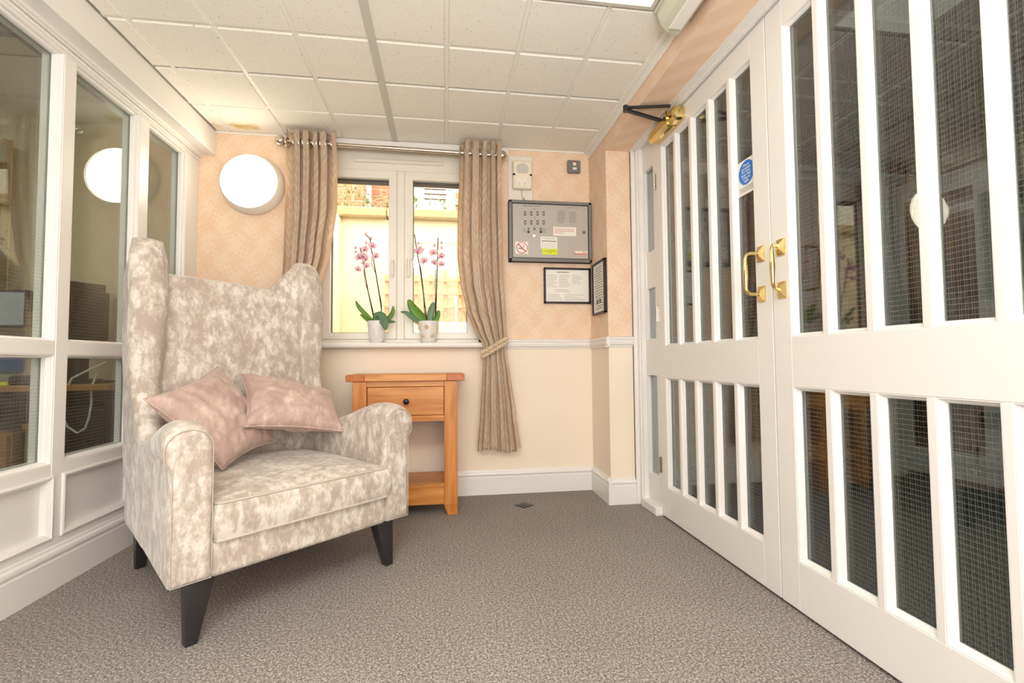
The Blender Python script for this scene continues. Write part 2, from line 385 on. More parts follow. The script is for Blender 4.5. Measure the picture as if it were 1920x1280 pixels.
def empty(name, label, cat, loc=(0, 0, 0), rz=0, group=None, kind=None):
    o = bpy.data.objects.new(name, None); COL.objects.link(o); o.location = loc; o.rotation_euler = (0, 0, rz); o.empty_display_size = .05
    return tag(o, label, cat, group, kind)
def copy_tree(o, parent=None):
    c = o.copy(); COL.objects.link(c); c.parent = parent
    for ch in list(o.children): copy_tree(ch, c)
    return c
def again(o, loc, parent=None, rz=None):
    c = o.copy(); COL.objects.link(c)
    c.parent = parent if parent else o.parent
    c.location = loc
    if rz is not None: c.rotation_euler = (0, 0, rz)
    return c
def text(name, body, size, mat, loc, rot, parent=None, align='CENTER', sx=1., ext=.0002, spacing=1.):
    cu = bpy.data.curves.new(name, 'FONT'); cu.body = body; cu.size = size; cu.align_x = align; cu.align_y = 'CENTER'; cu.extrude = ext; cu.space_line = spacing
    cu.materials.append(M[mat]); cu.resolution_u = 3
    tmp = bpy.data.objects.new('tmp_font', cu); COL.objects.link(tmp)
    me = bpy.data.meshes.new_from_object(tmp); bpy.data.objects.remove(tmp)
    o = bpy.data.objects.new(name, me); COL.objects.link(o); m = Matrix.LocRotScale(Vector(loc), rot, Vector((sx, 1, 1)))
    if parent: o.parent = parent; m = W(parent).inverted() @ m
    o.location, q, o.scale = m.decompose(); o.rotation_euler = q.to_euler()
    return o
from mathutils import Euler
FRONT = Euler((PI / 2, 0, 0))                 # text facing the camera from the back wall
FACEL = Euler((PI / 2, 0, -PI / 2))           # text facing -x, from the right-hand doors

WB = 2.825; XL = -1.378; CZ = 2.11; PX = .903; PY = 2.513; SZ = 1.983; DX = 1.088; YF = -1.3
K = 'structure'

# ------------------------------------------------------------------ floor
b = B().box(-1.46, 1.11, YF - .1, 2.95, -.12, 0)
floor = tag(put('floor', b, 'carpet'), 'grey brown loop pile carpet covering the reception floor', 'floor', kind=K)
# ------------------------------------------------------------------ walls
wx0, wx1, wz0, wz1 = -.735, .222, .872, 2.095
b = B()
for x0, x1, z0, z1 in ((-1.46, wx0, .895, 2.2), (wx1, 1.2, .895, 2.2), (wx0, wx1, wz1, 2.2)): b.box(x0, x1, WB, WB + .12, z0, z1)
for x0, x1, z0, z1 in ((-1.46, wx0, -.05, .895), (wx1, 1.2, -.05, .895), (wx0, wx1, -.05, wz0)): b.box(x0, x1, WB, WB + .12, z0, z1, mi=1)
tag(put('wall_back', b, ['wallpaper', 'paint']), 'peach damask wallpaper over plain cream dado, window wall', 'wall', kind=K)
b = B().box(PX, 1.043, PY, WB, .895, SZ, mi=0).box(PX, 1.043, PY, WB, -.02, .895, mi=1)
b.box(1.043, 1.2, 2.5, WB, -.02, SZ, mi=0)
tag(put('wall_right', b, ['wallpaper', 'paint']), 'boxed wallpapered pier in the right-hand corner beside the glazed doors', 'wall', kind=K)
b = B().box(PX, 1.2, YF, WB, SZ, 2.2)
tag(put('wall_bulkhead', b, 'wallpaper'), 'peach wallpapered bulkhead running above the double doors', 'wall', kind=K)
b = B().box(1.06, 1.2, YF, .535, 0, SZ)
tag(put('wall_right_near', b, 'paint'), 'plain cream wall past the right door leaf, toward the viewer', 'wall', kind=K)
b = B().box(-1.46, 1.2, YF - .1, YF, 0, 2.2)
tag(put('wall_front', b, 'paint'), 'plain cream wall behind the viewer', 'wall', kind=K)

# ------------------------------------------------------------------ ceiling, tiles, bars
ceil = tag(put('ceiling', B().box(-1.46, 1.2, YF, 2.95, 2.128, 2.2), 'tbar'), 'suspended ceiling of small speckled cream tiles', 'ceiling', kind=K)
P0 = .3025
gx = [-1.29] + [-.295 + P0 * k for k in range(-3, 4)] + [.888]
gy = [2.53 - P0 * k for k in range(0, 13)]
gy = [WB] + [y for y in gy if y > YF + .05] + [YF]
cache = {}
PANELX, PANELY = (.31, .888), (1.01, 1.62)
for i in range(len(gx) - 1):
    for j in range(len(gy) - 1):
        x0, x1, y1, y0 = gx[i] + .009, gx[i + 1] - .009, gy[j] - .009, gy[j + 1] + .009
        if x1 - x0 < .02 or y1 - y0 < .02: continue
        if x0 > .29 and x1 < .62 and y0 > 1.0 and y1 < 1.63: continue
        if x0 > .59 and x1 < .93 and y0 > 1.0 and y1 < 1.63: continue
        key = (round(x1 - x0, 3), round(y1 - y0, 3)); c = ((x0 + x1) / 2, (y0 + y1) / 2, 2.116)
        if key not in cache:
            o = put('tile', B().box(-(x1 - x0) / 2, (x1 - x0) / 2, -(y1 - y0) / 2, (y1 - y0) / 2, -.007, .007, .004, seg=1), 'tile', ceil, local=True, flat=True)
            cache[key] = o; o.location = c
        else: again(cache[key], c)
for x in gx[1:-1]:
    grey = abs(x + .295) < .01
    w_ = .016 if grey else .0085
    o = put('ceiling_bar', B().box(x - w_, x + w_, YF, WB, 2.104 if grey else 2.115, 2.128), 'tbargrey' if grey else 'tbar', ceil)
    if grey: o['label'] = 'wide flat grey ceiling bar'
for k, y in enumerate(gy[1:-1]):
    grey = k in (1, 3)
    put('ceiling_bar', B().box(-1.29, .888, y - .0085, y + .0085, 2.1165 if grey else 2.1145, 2.1279), 'tbargrey' if grey else 'tbar', ceil)
b = B().box(.872, PX, YF, WB, 2.098, 2.11, .002).box(.893, PX, YF, WB, 2.062, 2.098, .002)
tag(put('trim_1', b, 'tbar'), 'thin white angle trim where the ceiling meets the right bulkhead', 'trim', kind=K)
tag(put('trim_2', B().box(-1.29, .888, WB - .006, WB, 2.10, 2.112), 'tbar'), 'thin white edge trim where the ceiling meets the window wall', 'trim', kind=K)

# ------------------------------------------------------------------ baseboards and dado rails
def profile_run(b, pts2, x0, x1, axis, sgn, face, mi=0):
    # pts2: (depth from wall, z) closed profile; swept along x or y
    r0, r1 = [], []
    for d, z in pts2:
        if axis == 'x': r0.append((x0, face - d, z)); r1.append((x1, face - d, z))
        else: r0.append((face + sgn * d, x0, z)); r1.append((face + sgn * d, x1, z))
    b.loft([r0, r1], True, mi)
BASE = [(0, 0), (.015, 0), (.015, .100), (.011, .103), (.011, .108), (.0165, .114), (.0175, .121), (.0145, .129), (.008, .134), (.006, .142), (0, .144)]
DADO = [(0, .866), (.006, .866), (.008, .874), (.017, .882), (.019, .892), (.012, .899), (.012, .904), (.018, .912), (.016, .921), (.006, .925), (0, .925)]
b = B(); profile_run(b, BASE, XL, PX, 'x', 1, WB)
tag(put('baseboard_back', b, 'white', sharp=.5), 'moulded white skirting along the window wall', 'baseboard', kind=K)
b = B(); profile_run(b, BASE, PX - .0175, 1.043, 'x', 1, PY); profile_run(b, BASE, PY - .0175, WB - .015, 'y', -1, PX)
tag(put('baseboard_right', b, 'white', sharp=.5), 'moulded white skirting round the right corner pier', 'baseboard', kind=K)
b = B(); profile_run(b, DADO, wx1 + .01, PX, 'x', 1, WB)
tag(put('trim_3', b, 'white', sharp=.5), 'white moulded dado rail on the window wall, right of the curtain', 'trim', kind=K)
b = B(); profile_run(b, DADO, PX - .019, 1.043, 'x', 1, PY); profile_run(b, DADO, PY - .019, WB, 'y', -1, PX)
tag(put('trim_4', b, 'white', sharp=.5), 'white moulded dado rail wrapping the corner pier', 'trim', kind=K)

# ------------------------------------------------------------------ left glazed partition
wl = empty('wall_left', 'white painted timber partition glazed with wired panes, left side', 'wall', (XL, 1.9, 0), kind=K)
XB = XL - .07
posts = [(2.701, WB), (2.315, 2.381), (1.885, 1.940)]
y = 1.885
while y > YF: posts.append((y - .44, y - .385)); y -= .44
for y0, y1 in posts: put('post', B().box(XB, XL, y0, y1, .183, 1.93, .002), 'white', wl)
put('head_rail', B().box(XB, XL, YF, WB, 1.93, 2.11), 'white', wl)
for z0, z1, d in ((1.938, 1.950, .006), (1.954, 1.962, .012), (1.962, 1.975, .02)):
    put('head_moulding', B().box(XL, XL + d, YF, WB, z0, z1, .002), 'white', wl)
put('bottom_rail', B().box(XB, XL, YF, WB, 0, .183), 'white', wl)
bays = []
ps = sorted(posts)
for (a0, a1), (b0, b1) in zip(ps, ps[1:]): bays.append((a1, b0))
for y0, y1 in bays:
    if y1 - y0 < .05: continue
    put('mid_rail', B().box(XB, XL - .001, y0, y1, .827, .873, .0015), 'white', wl)
    put('low_rail', B().box(XB, XL - .001, y0, y1, .390, .438, .0015), 'white', wl)
    b = B().box(XL - .045, XL - .024, y0, y1, .183, .39)
    put('panel', b, 'white', wl)
    for z0, z1, nm in ((.438, .827, 0), (.873, 1.93, 1)):
        b = B().mitre(XL, y0, y1, z0, z1, [(-.0, -.002), (.003, -.002), (.005, -.007), (.005, -.012), (.010, -.016), (.0125, -.022), (.0125, -.036), (0, -.036)])
        b.mitre(XL, y0, y1, z0, z1, [(0, -.0435), (.013, -.0435), (.013, -.066), (0, -.066)])
        put('glazing_bead', b, 'white', wl, flat=True)
        put('pane', B().box(XL - .043, XL - .037, y0, y1, z0, z1), 'wired', wl, flat=True)
    # raised edge moulding round the lower panel
    b = B().mitre(XL, y0 - .009, y1 + .009, .174, .399, [(0, 0.0), (.002, .006), (.008, .008), (.012, .003), (.020, -.004), (.022, -.024), (.006, -.024), (.009, -.002)])
    put('panel_moulding', b, 'white', wl, flat=True)
tag(put('trim_5', B().box(XL, -1.29, YF, WB, 1.973, 2.112, .003), 'white'), 'white boxed beam along the top of the glazed partition', 'trim', kind=K)
b = B(); profile_run(b, [(d, z * 1.04) for d, z in BASE], YF, WB - .0175, 'y', 1, XL)
tag(put('baseboard_left', b, 'white', sharp=.5), 'moulded white skirting below the glazed partition', 'baseboard', kind=K)

# ------------------------------------------------------------------ window
YW = 2.88
win = empty('window_1', 'white casement window with two panes behind the orchids', 'window', (-.266, YW, .905), kind=K)
fx0, fx1 = -.735, .222
put('frame', B().box(fx0, fx0 + .018, YW, YW + .06, .905, 2.095).box(fx1 - .018, fx1, YW, YW + .06, .905, 2.095)
    .box(fx0, fx1, YW + .002, YW + .06, 1.955, 2.095).box(fx0, fx1, YW, YW + .06, .905, .926), 'pvc', win, flat=True)
put('mullion', B().box(-.290, -.244, YW - .001, YW + .06, .926, 1.955, .004), 'pvc', win)
for (sx0, sx1, gx0, gx1) in ((fx0 + .018, -.290, -.674, -.337), (-.244, fx1 - .018, -.195, .133)):
    s = B(); y0_, y1_ = YW - .008, YW + .045
    s.box(sx0, gx0, y0_, y1_, .928, 1.953, .003).box(gx1, sx1, y0_, y1_, .928, 1.953, .003)
    s.box(gx0 - .004, gx1 + .004, y0_, y1_, .928, .966, .003).box(gx0 - .004, gx1 + .004, y0_, y1_, 1.902, 1.953, .003)
    so = put('sash', s, 'pvc', win)
    put('pane', B().box(gx0, gx1, YW + .02, YW + .024, .966, 1.902), 'clear', so, flat=True)
    g = B(); e = .004
    g.box(gx0, gx0 + e, YW + .026, YW + .05, .966, 1.902).box(gx1 - e, gx1, YW + .026, YW + .05, .966, 1.902)
    g.box(gx0, gx1, YW + .026, YW + .05, .966, .966 + e).box(gx0, gx1, YW + .026, YW + .075, 1.888, 1.902)
    put('gasket', g, 'rubber', so, flat=True)
for hx in (-.312, -.219):
    h = B().box(hx - .010, hx + .010, YW - .02, YW - .008, 1.335, 1.42, .004).box(hx - .007, hx + .007, YW - .042, YW - .028, 1.30, 1.40, .005).box(hx - .006, hx + .006, YW - .035, YW - .018, 1.385, 1.40, .003)
    put('handle', h, 'pvc', win)
put('trickle_vent', B().box(-.543, -.015, YW - .014, YW + .003, 1.998, 2.020, .004).box(-.530, -.028, YW - .018, YW - .012, 2.004, 2.014, .002), 'pvc', win)
b = B().box(fx0, fx1, WB - .045, WB + .055, .872, .905, .012, seg=4)
b.box(fx0 - .03, fx1 + .008, WB - .065, WB - .002, .872, .905, .014, seg=4)
tag(put('trim_6', b, 'white'), 'white bullnosed window sill carrying the orchid pots', 'sill', kind=K)
tag(put('trim_7', B().box(-.935, .385, WB - .018, WB, 2.055, 2.103, .002), 'white'), 'white batten fixed above the window behind the curtain pole', 'trim', kind=K)

# ------------------------------------------------------------------ curtain pole, curtains, tieback
pole = empty('curtain_pole', 'steel curtain pole with ball finials above the window', 'curtain pole', (-.28, 2.73, 2.025))
zp = lambda x: 2.0265 - .008 * (x + .28) / .6
put('rod', B().tube([(-.90, 2.73, zp(-.9)), (-.37, 2.73, zp(-.37))], .0105, 16).tube([(-.372, 2.73, zp(-.37)), (.325, 2.73, zp(.33))], .0125, 16), 'steel', pole)
for fx in (-.912, .338):
    put('finial', B().sphere((fx, 2.73, zp(fx)), .029, u=24, v=16).tube([(fx, 2.73, zp(fx)), (fx + (.04 if fx < 0 else -.04), 2.73, zp(fx))], .014, 16), 'steel', pole)
for bx in (-.86, .30):
    put('bracket', B().tube([(bx, 2.73, zp(bx) + .014), (bx, WB - .018, zp(bx) + .02)], .007, 10).box(bx - .015, bx + .015, WB - .024, WB - .018, 2.03, 2.075, .003), 'steel', pole)

def lerp_tab(tab, z):
    tab = sorted(tab)
    if z <= tab[0][0]: return tab[0][1:]
    for a, c in zip(tab, tab[1:]):
        if z <= c[0]:
            k = (z - a[0]) / (c[0] - a[0]); k = k * k * (3 - 2 * k) * .5 + k * .5
            return tuple(p + (q - p) * k for p, q in zip(a[1:], c[1:]))
    return tab[-1][1:]
def curtain(name, label, tab, folds, warp, flip):
    NS, NZ = 200, 110; zt, zb = 2.098, .275
    bm = bmesh.new(); uvl = bm.loops.layers.uv.new('cloth'); G = []
    for j in range(NZ + 1):
        z = zt + (zb - zt) * j / NZ; xl, xr, amp, yc = lerp_tab(tab, z); row = []
        for i in range(NS + 1):
            s_ = i / NS; sw = s_ + warp[0] * math.sin(2 * PI * s_ + warp[1]) + warp[2] * math.sin(6 * PI * s_ + warp[3])
            ph = 2 * PI * folds * sw
            x = xl + (xr - xl) * s_ + (xr - xl) / folds * .13 * math.sin(2 * ph)
            cf = (math.cos(ph) + 1) / 2; yy = yc - amp * .85 * (1 - 2 * (1 - cf) ** 2.1) + .006 * math.sin(ph * .5 + z * 3) + .004 * noise.noise(Vector((s_ * 7, z * 3, 1.3 + flip)))
            zz = z + (.012 * math.cos(ph) + .01 * math.sin(2 * PI * s_) if j > NZ * .9 else 0) * (j / NZ - .9) * 10
            row.append((bm.verts.new((x, yy, zz)), s_, z))
        G.append(row)
    for j in range(NZ):
        for i in range(NS):
            q = (G[j][i], G[j][i + 1], G[j + 1][i + 1], G[j + 1][i]); f = bm.faces.new([v[0] for v in q])
            for lp, v in zip(f.loops, q): lp[uvl].uv = (v[1] * 1.15, v[2])
    bmesh.ops.solidify(bm, geom=bm.faces[:], thickness=.0025)
    root = empty(name, label, 'curtain', ((tab[-1][1] + tab[-1][2]) / 2, 2.73, 2.1))
    put('fabric', bm, 'curtain', root, sharp=3)
    xl, xr, amp, yc = lerp_tab(tab, 2.03)
    last = None
    for i in range(1, 400):
        s_ = i / 400; sw = s_ + warp[0] * math.sin(2 * PI * s_ + warp[1]) + warp[2] * math.sin(6 * PI * s_ + warp[3]); ph = 2 * PI * folds * sw
        c = math.cos(ph)
        if last is not None and c * last < 0:
            x = xl + (xr - xl) * s_ + (xr - xl) / folds * .13 * math.sin(2 * ph)
            e = B().tube([(x + .004 * math.cos(a), 2.73 + .026 * math.cos(a), 2.026 + .026 * math.sin(a)) for a in (2 * PI * k / 20 for k in range(20))], .0045, 8, True)
            put('eyelet', e, 'chrome', root)
        last = c
    return root
tR = [(2.10, .086, .325, .029, 2.728), (1.90, .080, .325, .028, 2.73), (1.66, .069, .327, .026, 2.735), (1.41, .066, .332, .026, 2.735), (1.25, .082, .336, .025, 2.735),
      (1.09, .118, .345, .03, 2.735), (.97, .168, .350, .024, 2.735), (.885, .215, .352, .015, 2.735), (.83, .222, .352, .013, 2.735), (.72, .212, .372, .017, 2.735), (.5, .198, .40, .021, 2.735), (.275, .18, .428, .024, 2.735)]
curtain('curtain', 'beige leaf patterned curtain right of the window, tied by a rope', tR, 5, (.03, .6, .016, 2.), 0)
tL = [(2.10, -.882, -.618, .029, 2.728), (1.90, -.882, -.606, .028, 2.73), (1.66, -.884, -.610, .026, 2.735), (1.41, -.888, -.642, .026, 2.735), (1.25, -.892, -.682, .025, 2.735),
      (1.09, -.90, -.73, .03, 2.735), (.97, -.905, -.76, .024, 2.735), (.885, -.907, -.79, .015, 2.735), (.83, -.907, -.79, .013, 2.735), (.72, -.92, -.77, .024, 2.735), (.5, -.95, -.74, .03, 2.735), (.275, -.98, -.72, .025, 2.735)]
curtain('curtain', 'beige leaf patterned curtain beside the round wall lamp, behind the armchair', tL, 5, (.03, 2.6, .016, .5), 5)

tb = empty('curtain_tieback', 'twisted gold rope tieback holding the right-hand curtain', 'tieback', (.29, 2.74, .87))
def strand(n, rad, off, dz):
    loops = []
    for k in range(241):
        a = 2 * PI * k / 240 - PI / 2
        c = Vector((.286 + (.073 + off * .3) * math.cos(a), 2.738 + .036 * math.sin(a), 0.872 + .042 * math.cos(a) + dz))
        # lay: two plies round each other
        t_ = Vector((-.073 * math.sin(a), .036 * math.cos(a), -.042 * math.sin(a))).normalized(); u_ = t_.cross(Vector((0, 0, 1))).normalized(); v_ = t_.cross(u_)
        loops.append((c, u_, v_))
    for ply in (0, PI):
        pts = [c + (u_ * math.cos(ply + k * .33) + v_ * math.sin(ply + k * .33)) * .0062 for k, (c, u_, v_) in enumerate(loops)]
        put('rope_ply', B().tube(pts[:-1], .0066, 7, True), 'rope', tb)
strand(1, 1, 0, .013); strand(1, 1, 0, -.013)
put('hanging_loop', B().tube([(.352, 2.75, .90), (.358, 2.775, .95), (.358, 2.79, 1.0), (.354, 2.795, 1.045)], .005, 8), 'rope', tb)
hk = B().sphere((.352, 2.785, 1.073), .0125).tube([(.352, 2.785, 1.073), (.353, 2.79, 1.04), (.353, 2.80, 1.015), (.353, WB, 1.01)], .0042, 8)
tag(put('tieback_hook', hk, 'steel'), 'small steel ball hook on the wall above the dado rail', 'hook')

# ------------------------------------------------------------------ round wall lamp
lamp = empty('wall_lamp', 'round white bulkhead wall lamp glowing beside the left curtain', 'lamp', (-1.082, WB, 1.805))
m_ = Matrix.Rotation(PI / 2, 4, 'X')
lc = (-1.084, WB, 1.806)
put('lamp_base', B().lathe([(.150, 0), (.164, .001), (.171, .008), (.172, .018), (.168, .034), (.160, .052), (.153, .066), (.149, .070), (.1, .070)], lc, 64, mat=m_), 'pvc', lamp)
put('diffuser', B().lathe([(.148, .068), (.148, .074), (.140, .082), (.115, .090), (.07, .095), (.02, .097), (.0, .097)], lc, 64, mat=m_), 'opal', lamp)

# ------------------------------------------------------------------ fire alarm things on the back wall
def label_lines(parent, x0, x1, z0, z1, n, mat, y, jitter=.3, h=.35, axis='back'):
    b = B(); dz = (z1 - z0) / n
    for i in range(n):
        z = z1 - (i + .5) * dz; L_ = (x1 - x0) * (1 - random.random() * jitter); x = x0
        while x < x0 + L_:
            w_ = random.uniform(.06, .2) * (x1 - x0) * .5; xe = min(x + w_, x0 + L_)
            b.box(x, xe, y - .0004, y, z - dz * h / 2, z + dz * h / 2); x = xe + (x1 - x0) * .025
    return put('printed_lines', b, mat, parent, flat=True)
tag(put('backing_board', B().box(.385, .537, WB - .008, WB, 1.775, 2.060, .002), 'pvc'), 'white backing board above the grey fire alarm panel', 'board')
sd = empty('alarm_sounder', 'ivory door alarm sounder with speaker grille on white board', 'alarm', (.47, WB - .008, 1.93))
b = B().box(.411, .527, WB - .045, WB - .008, 1.845, 2.018, .006)
put('case', b, 'ivory', sd)
b = B(); 
ring0 = [(.469 + .038 * math.cos(a), WB - .0465, 1.965 + .036 * max(math.sin(a), -.75)) for a in (2 * PI * k / 32 for k in range(32))]
ring1 = [(x, WB - .044, z) for x, y_, z in ring0]
put('speaker_grille', B().loft([ring0, ring1]), 'tbargrey', sd)
for a in (.410, .514): put('slot', B().box(a, a + .014, WB - .046, WB - .03, 1.925, 1.936, .001), 'darkmetal', sd)
b = B()
for i in range(2):
    for j in range(2): put('key_button', B().box(.437 + i * .032, .463 + i * .032, WB - .0468, WB - .044, 1.862 + j * .025, 1.882 + j * .025, .001), 'paper', sd)
text('printed_text', '2', .018, 'greyprint', (.450, WB - .0475, 1.872), FRONT, sd); text('printed_text', '4', .018, 'greyprint', (.482, WB - .0475, 1.872), FRONT, sd)
put('cable', B().tube([(.466, WB - .02, 1.847), (.468, WB - .018, 1.815), (.475, WB - .018, 1.79), (.484, WB - .018, 1.785), (.486, WB - .014, 1.80)], .0025, 6), 'trail', sd)
sw = empty('spur_switch', 'small grey metal switch with white rocker near the ceiling corner', 'switch', (.80, WB, 2.008))
put('plate', B().box(.760, .843, WB - .024, WB, 1.968, 2.049, .006), 'greymetal', sw)
put('rocker', B().box(.793, .813, WB - .029, WB - .023, 2.012, 2.036, .002).box(.793, .813, WB - .0295, WB - .023, 2.030, 2.036, 0, 1), ['paper', 'redprint'], sw)
put('fuse_carrier', B().box(.790, .817, WB - .029, WB - .023, 1.985, 2.000, .002), 'paper', sw)

fp = empty('fire_alarm_panel', 'wide grey metal fire alarm panel with stickers and indicator windows', 'alarm panel', (.64, WB, 1.585))
x0, x1, z0, z1 = .383, .900, 1.397, 1.772
b = B().box(x0, x1, WB - .05, WB - .002, z0, z0 + .018, .003).box(x0, x1, WB - .05, WB - .002, z1 - .018, z1, .003).box(x0, x0 + .018, WB - .05, WB - .002, z0, z1, .003).box(x1 - .018, x1, WB - .05, WB - .002, z0, z1, .003).box(x0, x1, WB - .03, WB - .002, z0, z1)
put('case', b, 'greymetal', fp)
YP = WB - .046
put('door', B().box(x0 + .022, x1 - .022, YP, WB - .03, z0 + .022, z1 - .022, .003), 'panelgrey', fp)
def PU(u): return x0 + .022 + (u - 65) / (1480 - 65) * (x1 - x0 - .044)
def PV(v, u=700):
    top = 135 + (u - 65) / 1415 * 60; bot = 1155 + (u - 65) / 1415 * 35
    return z1 - .022 - (v - top) / (bot - top) * (z1 - z0 - .044)
def ind(u, v, w1, h1, w2, h2):
    o = put('indicator_window', B().box(PU(u) - w1, PU(u) + w1, YP - .0008, YP, PV(v + h1, u), PV(v - h1, u)), 'darkprint', fp, flat=True)
    if w2: put('indicator_lens', B().box(PU(u) - w2, PU(u) + w2, YP - .0014, YP, PV(v + h2, u), PV(v - h2, u)), 'panelgrey', o, flat=True)
for v in (330, 500):
    for u in (297, 410, 527, 642): ind(u, v, .0062, 38, .0032, 22)
for u in (357, 470, 585): ind(u, 622, .005, 22, .002, 11)
for u in (356, 587): put('push_button', B().box(PU(u) - .007, PU(u) + .007, YP - .003, YP, PV(700, u), PV(660, u), .001), 'darkprint', fp, flat=True)
lkm = Matrix.Rotation(PI / 2, 4, 'X')
put('key_switch', B().lathe([(.0105, 0), (.0105, .004), (.007, .0045), (.007, .002), (.005, .002), (.005, .006), (0, .006)], (PU(470), YP, PV(750, 470)), 24, mat=lkm), 'chrome', fp)
put('door_lock', B().lathe([(.010, 0), (.010, .003), (.006, .006), (0, .006)], (PU(1402), YP, PV(690, 1402)), 24, mat=lkm), 'greymetal', fp)
text('printed_text', 'FIRE ALARM CONTROL', .0105, 'darkprint', (PU(430), YP - .0006, PV(190, 430)), FRONT, fp)
text('printed_text', 'CONTROL PANEL', .008, 'greyprint', (PU(1190), YP - .0006, PV(228, 1190)), FRONT, fp)
for v in (250, 425): text('printed_text', 'ZONE', .009, 'greyprint', (PU(467), YP - .0006, PV(v, 467)), FRONT, fp)
for v in (390, 560): text('printed_text', 'FIRE     ', .006, 'greyprint', (PU(480), YP - .0006, PV(v, 480)), FRONT, fp)
label_lines(fp, PU(900), PU(1060), PV(520, 980), PV(270, 980), 9, 'greyprint', YP)
label_lines(fp, PU(1120), PU(1270), PV(515, 1200), PV(300, 1200), 8, 'greyprint', YP)
label_lines(fp, PU(250), PU(325), PV(690, 290), PV(600, 290), 3, 'greyprint', YP); label_lines(fp, PU(620), PU(700), PV(700, 650), PV(605, 650), 3, 'greyprint', YP)
st = put('sticker', B().box(PU(820), PU(1250), YP - .001, YP, PV(755, 1030), PV(590, 1030)), 'paper', fp, flat=True); st['label'] = 'white notice with red print'
text('printed_text', 'FIRE PANEL SET UP ROOM ON\nDETAIL BESIDE OF THE PANEL\nAND IN HALL', .0098, 'redprint', (PU(845), YP - .0016, PV(668, 1030)), FRONT, st, 'LEFT', sx=.92, spacing=1.25)
st = put('sticker', B().box(PU(578), PU(890), YP - .001, YP, PV(995, 730), PV(770, 730)), 'paper', fp, flat=True); st['label'] = 'white service record sticker'
put('printed_lines', B().box(PU(605), PU(870), YP - .0016, YP, PV(860, 730), PV(848, 730)), 'darkprint', st, flat=True)
text('printed_text', 'Fireprotection', .011, 'greyprint', (PU(745), YP - .0016, PV(805, 740)), FRONT, st); text('printed_text', 'LS', .012, 'redprint', (PU(618), YP - .0016, PV(805, 620)), FRONT, st)
label_lines(st, PU(600), PU(870), PV(985, 730), PV(880, 730), 5, 'tbargrey', YP - .001, .1, .3)
st = put('sticker', B().box(PU(610), PU(895), YP - .0012, YP, PV(1105, 750), PV(998, 750)), 'yellow', fp, flat=True); st['label'] = 'bright yellow sticker'
text('printed_text', 'THIS FIRE PANEL IS\nLINKED TO CALL SYSTEM\nCHECK', .0075, 'greyprint', (PU(750), YP - .0018, PV(1050, 750)), FRONT, st)
st = put('sticker', B().box(PU(112), PU(345), YP - .001, YP, PV(1090, 230), PV(865, 230)), 'paper', fp, flat=True); st['label'] = 'no smoking sign with red ring'
cx, cz = PU(232), PV(978, 230); rr = .033
put('prohibition_ring', B().tube([(cx + rr * math.cos(a), YP - .0015, cz + rr * math.sin(a)) for a in (2 * PI * k / 40 for k in range(40))], .0030, 6, True, flat=.4)
    .tube([(cx - rr * .71, YP - .0018, cz + rr * .71), (cx + rr * .71, YP - .0018, cz - rr * .71)], .0028, 6), 'redprint', st)
put('cigarette', B().box(cx - .024, cx + .006, YP - .0013, YP, cz - .006, cz - .0015).tube([(cx + .008, YP - .0013, cz), (cx + .014, YP - .0013, cz + .006), (cx + .008, YP - .0013, cz + .012), (cx + .016, YP - .0013, cz + .018)], .0014, 5), 'darkprint', st, flat=True)
st = put('maker_plate', B().box(PU(1225), PU(1460), YP - .001, YP, PV(1112, 1350), PV(1040, 1350)), 'ivory', fp, flat=True)
put('red_stripe', B().box(PU(1215), PU(1460), YP - .0016, YP, PV(1108, 1350), PV(1092, 1350)), 'redprint', st, flat=True)
text('printed_text', 'Gent', .012, 'darkprint', (PU(1400), YP - .0018, PV(1066, 1400)), FRONT, st)

fr = empty('framed_certificate', 'black framed landscape certificate under the fire alarm panel', 'picture frame', (.75, WB, 1.257))
x0, x1, z0, z1 = .602, .900, 1.145, 1.368
b = B(); t_ = .012
b.box(x0, x1, WB - .018, WB, z0, z0 + t_, .002).box(x0, x1, WB - .018, WB, z1 - t_, z1, .002).box(x0, x0 + t_, WB - .018, WB, z0, z1, .002).box(x1 - t_, x1, WB - .018, WB, z0, z1, .002)
put('frame', b, 'blackframe', fr)
pg = put('printed_page', B().box(x0 + t_, x1 - t_, WB - .010, WB - .002, z0 + t_, z1 - t_), 'paper', fr, flat=True)
wd = x1 - x0 - 2 * t_
label_lines(pg, .685, .765, 1.330, 1.350, 1, 'darkprint', WB - .010, .05, .25)
for a, c, d, e, n in ((.625, .69, 1.245, 1.325, 7), (.70, .772, 1.245, 1.325, 7), (.782, .85, 1.265, 1.325, 6), (.675, .80, 1.215, 1.235, 2), (.628, .72, 1.165, 1.205, 4), (.735, .86, 1.165, 1.205, 4)):
    label_lines(pg, a, c, d, e, n, 'greyprint', WB - .010, .4, .22)
fr2 = empty('framed_certificate', 'black framed portrait certificate hung on the side of the corner pier', 'picture frame', (PX, 2.63, 1.22))
y0, y1, z0, z1 = 2.525, 2.745, 1.062, 1.372
b = B()
b.box(PX - .018, PX, y0, y1, z0, z0 + t_, .002).box(PX - .018, PX, y0, y1, z1 - t_, z1, .002).box(PX - .018, PX, y0, y0 + t_, z0, z1, .002).box(PX - .018, PX, y1 - t_, y1, z0, z1, .002)
put('frame', b, 'blackframe', fr2)
pg = put('printed_page', B().box(PX - .010, PX - .001, y0 + t_, y1 - t_, z0 + t_, z1 - t_), 'paper', fr2, flat=True)
b = B()
for i in range(17):
    z = 1.335 - i * .015; b.box(PX - .0105, PX - .010, 2.56 + random.random() * .03, 2.71 - random.random() * .03, z, z + .004)
b.box(PX - .0105, PX - .010, 2.60, 2.63, 1.125, 1.15).box(PX - .0105, PX - .010, 2.65, 2.68, 1.125, 1.15)
put('printed_lines', b, 'greyprint', pg, flat=True)

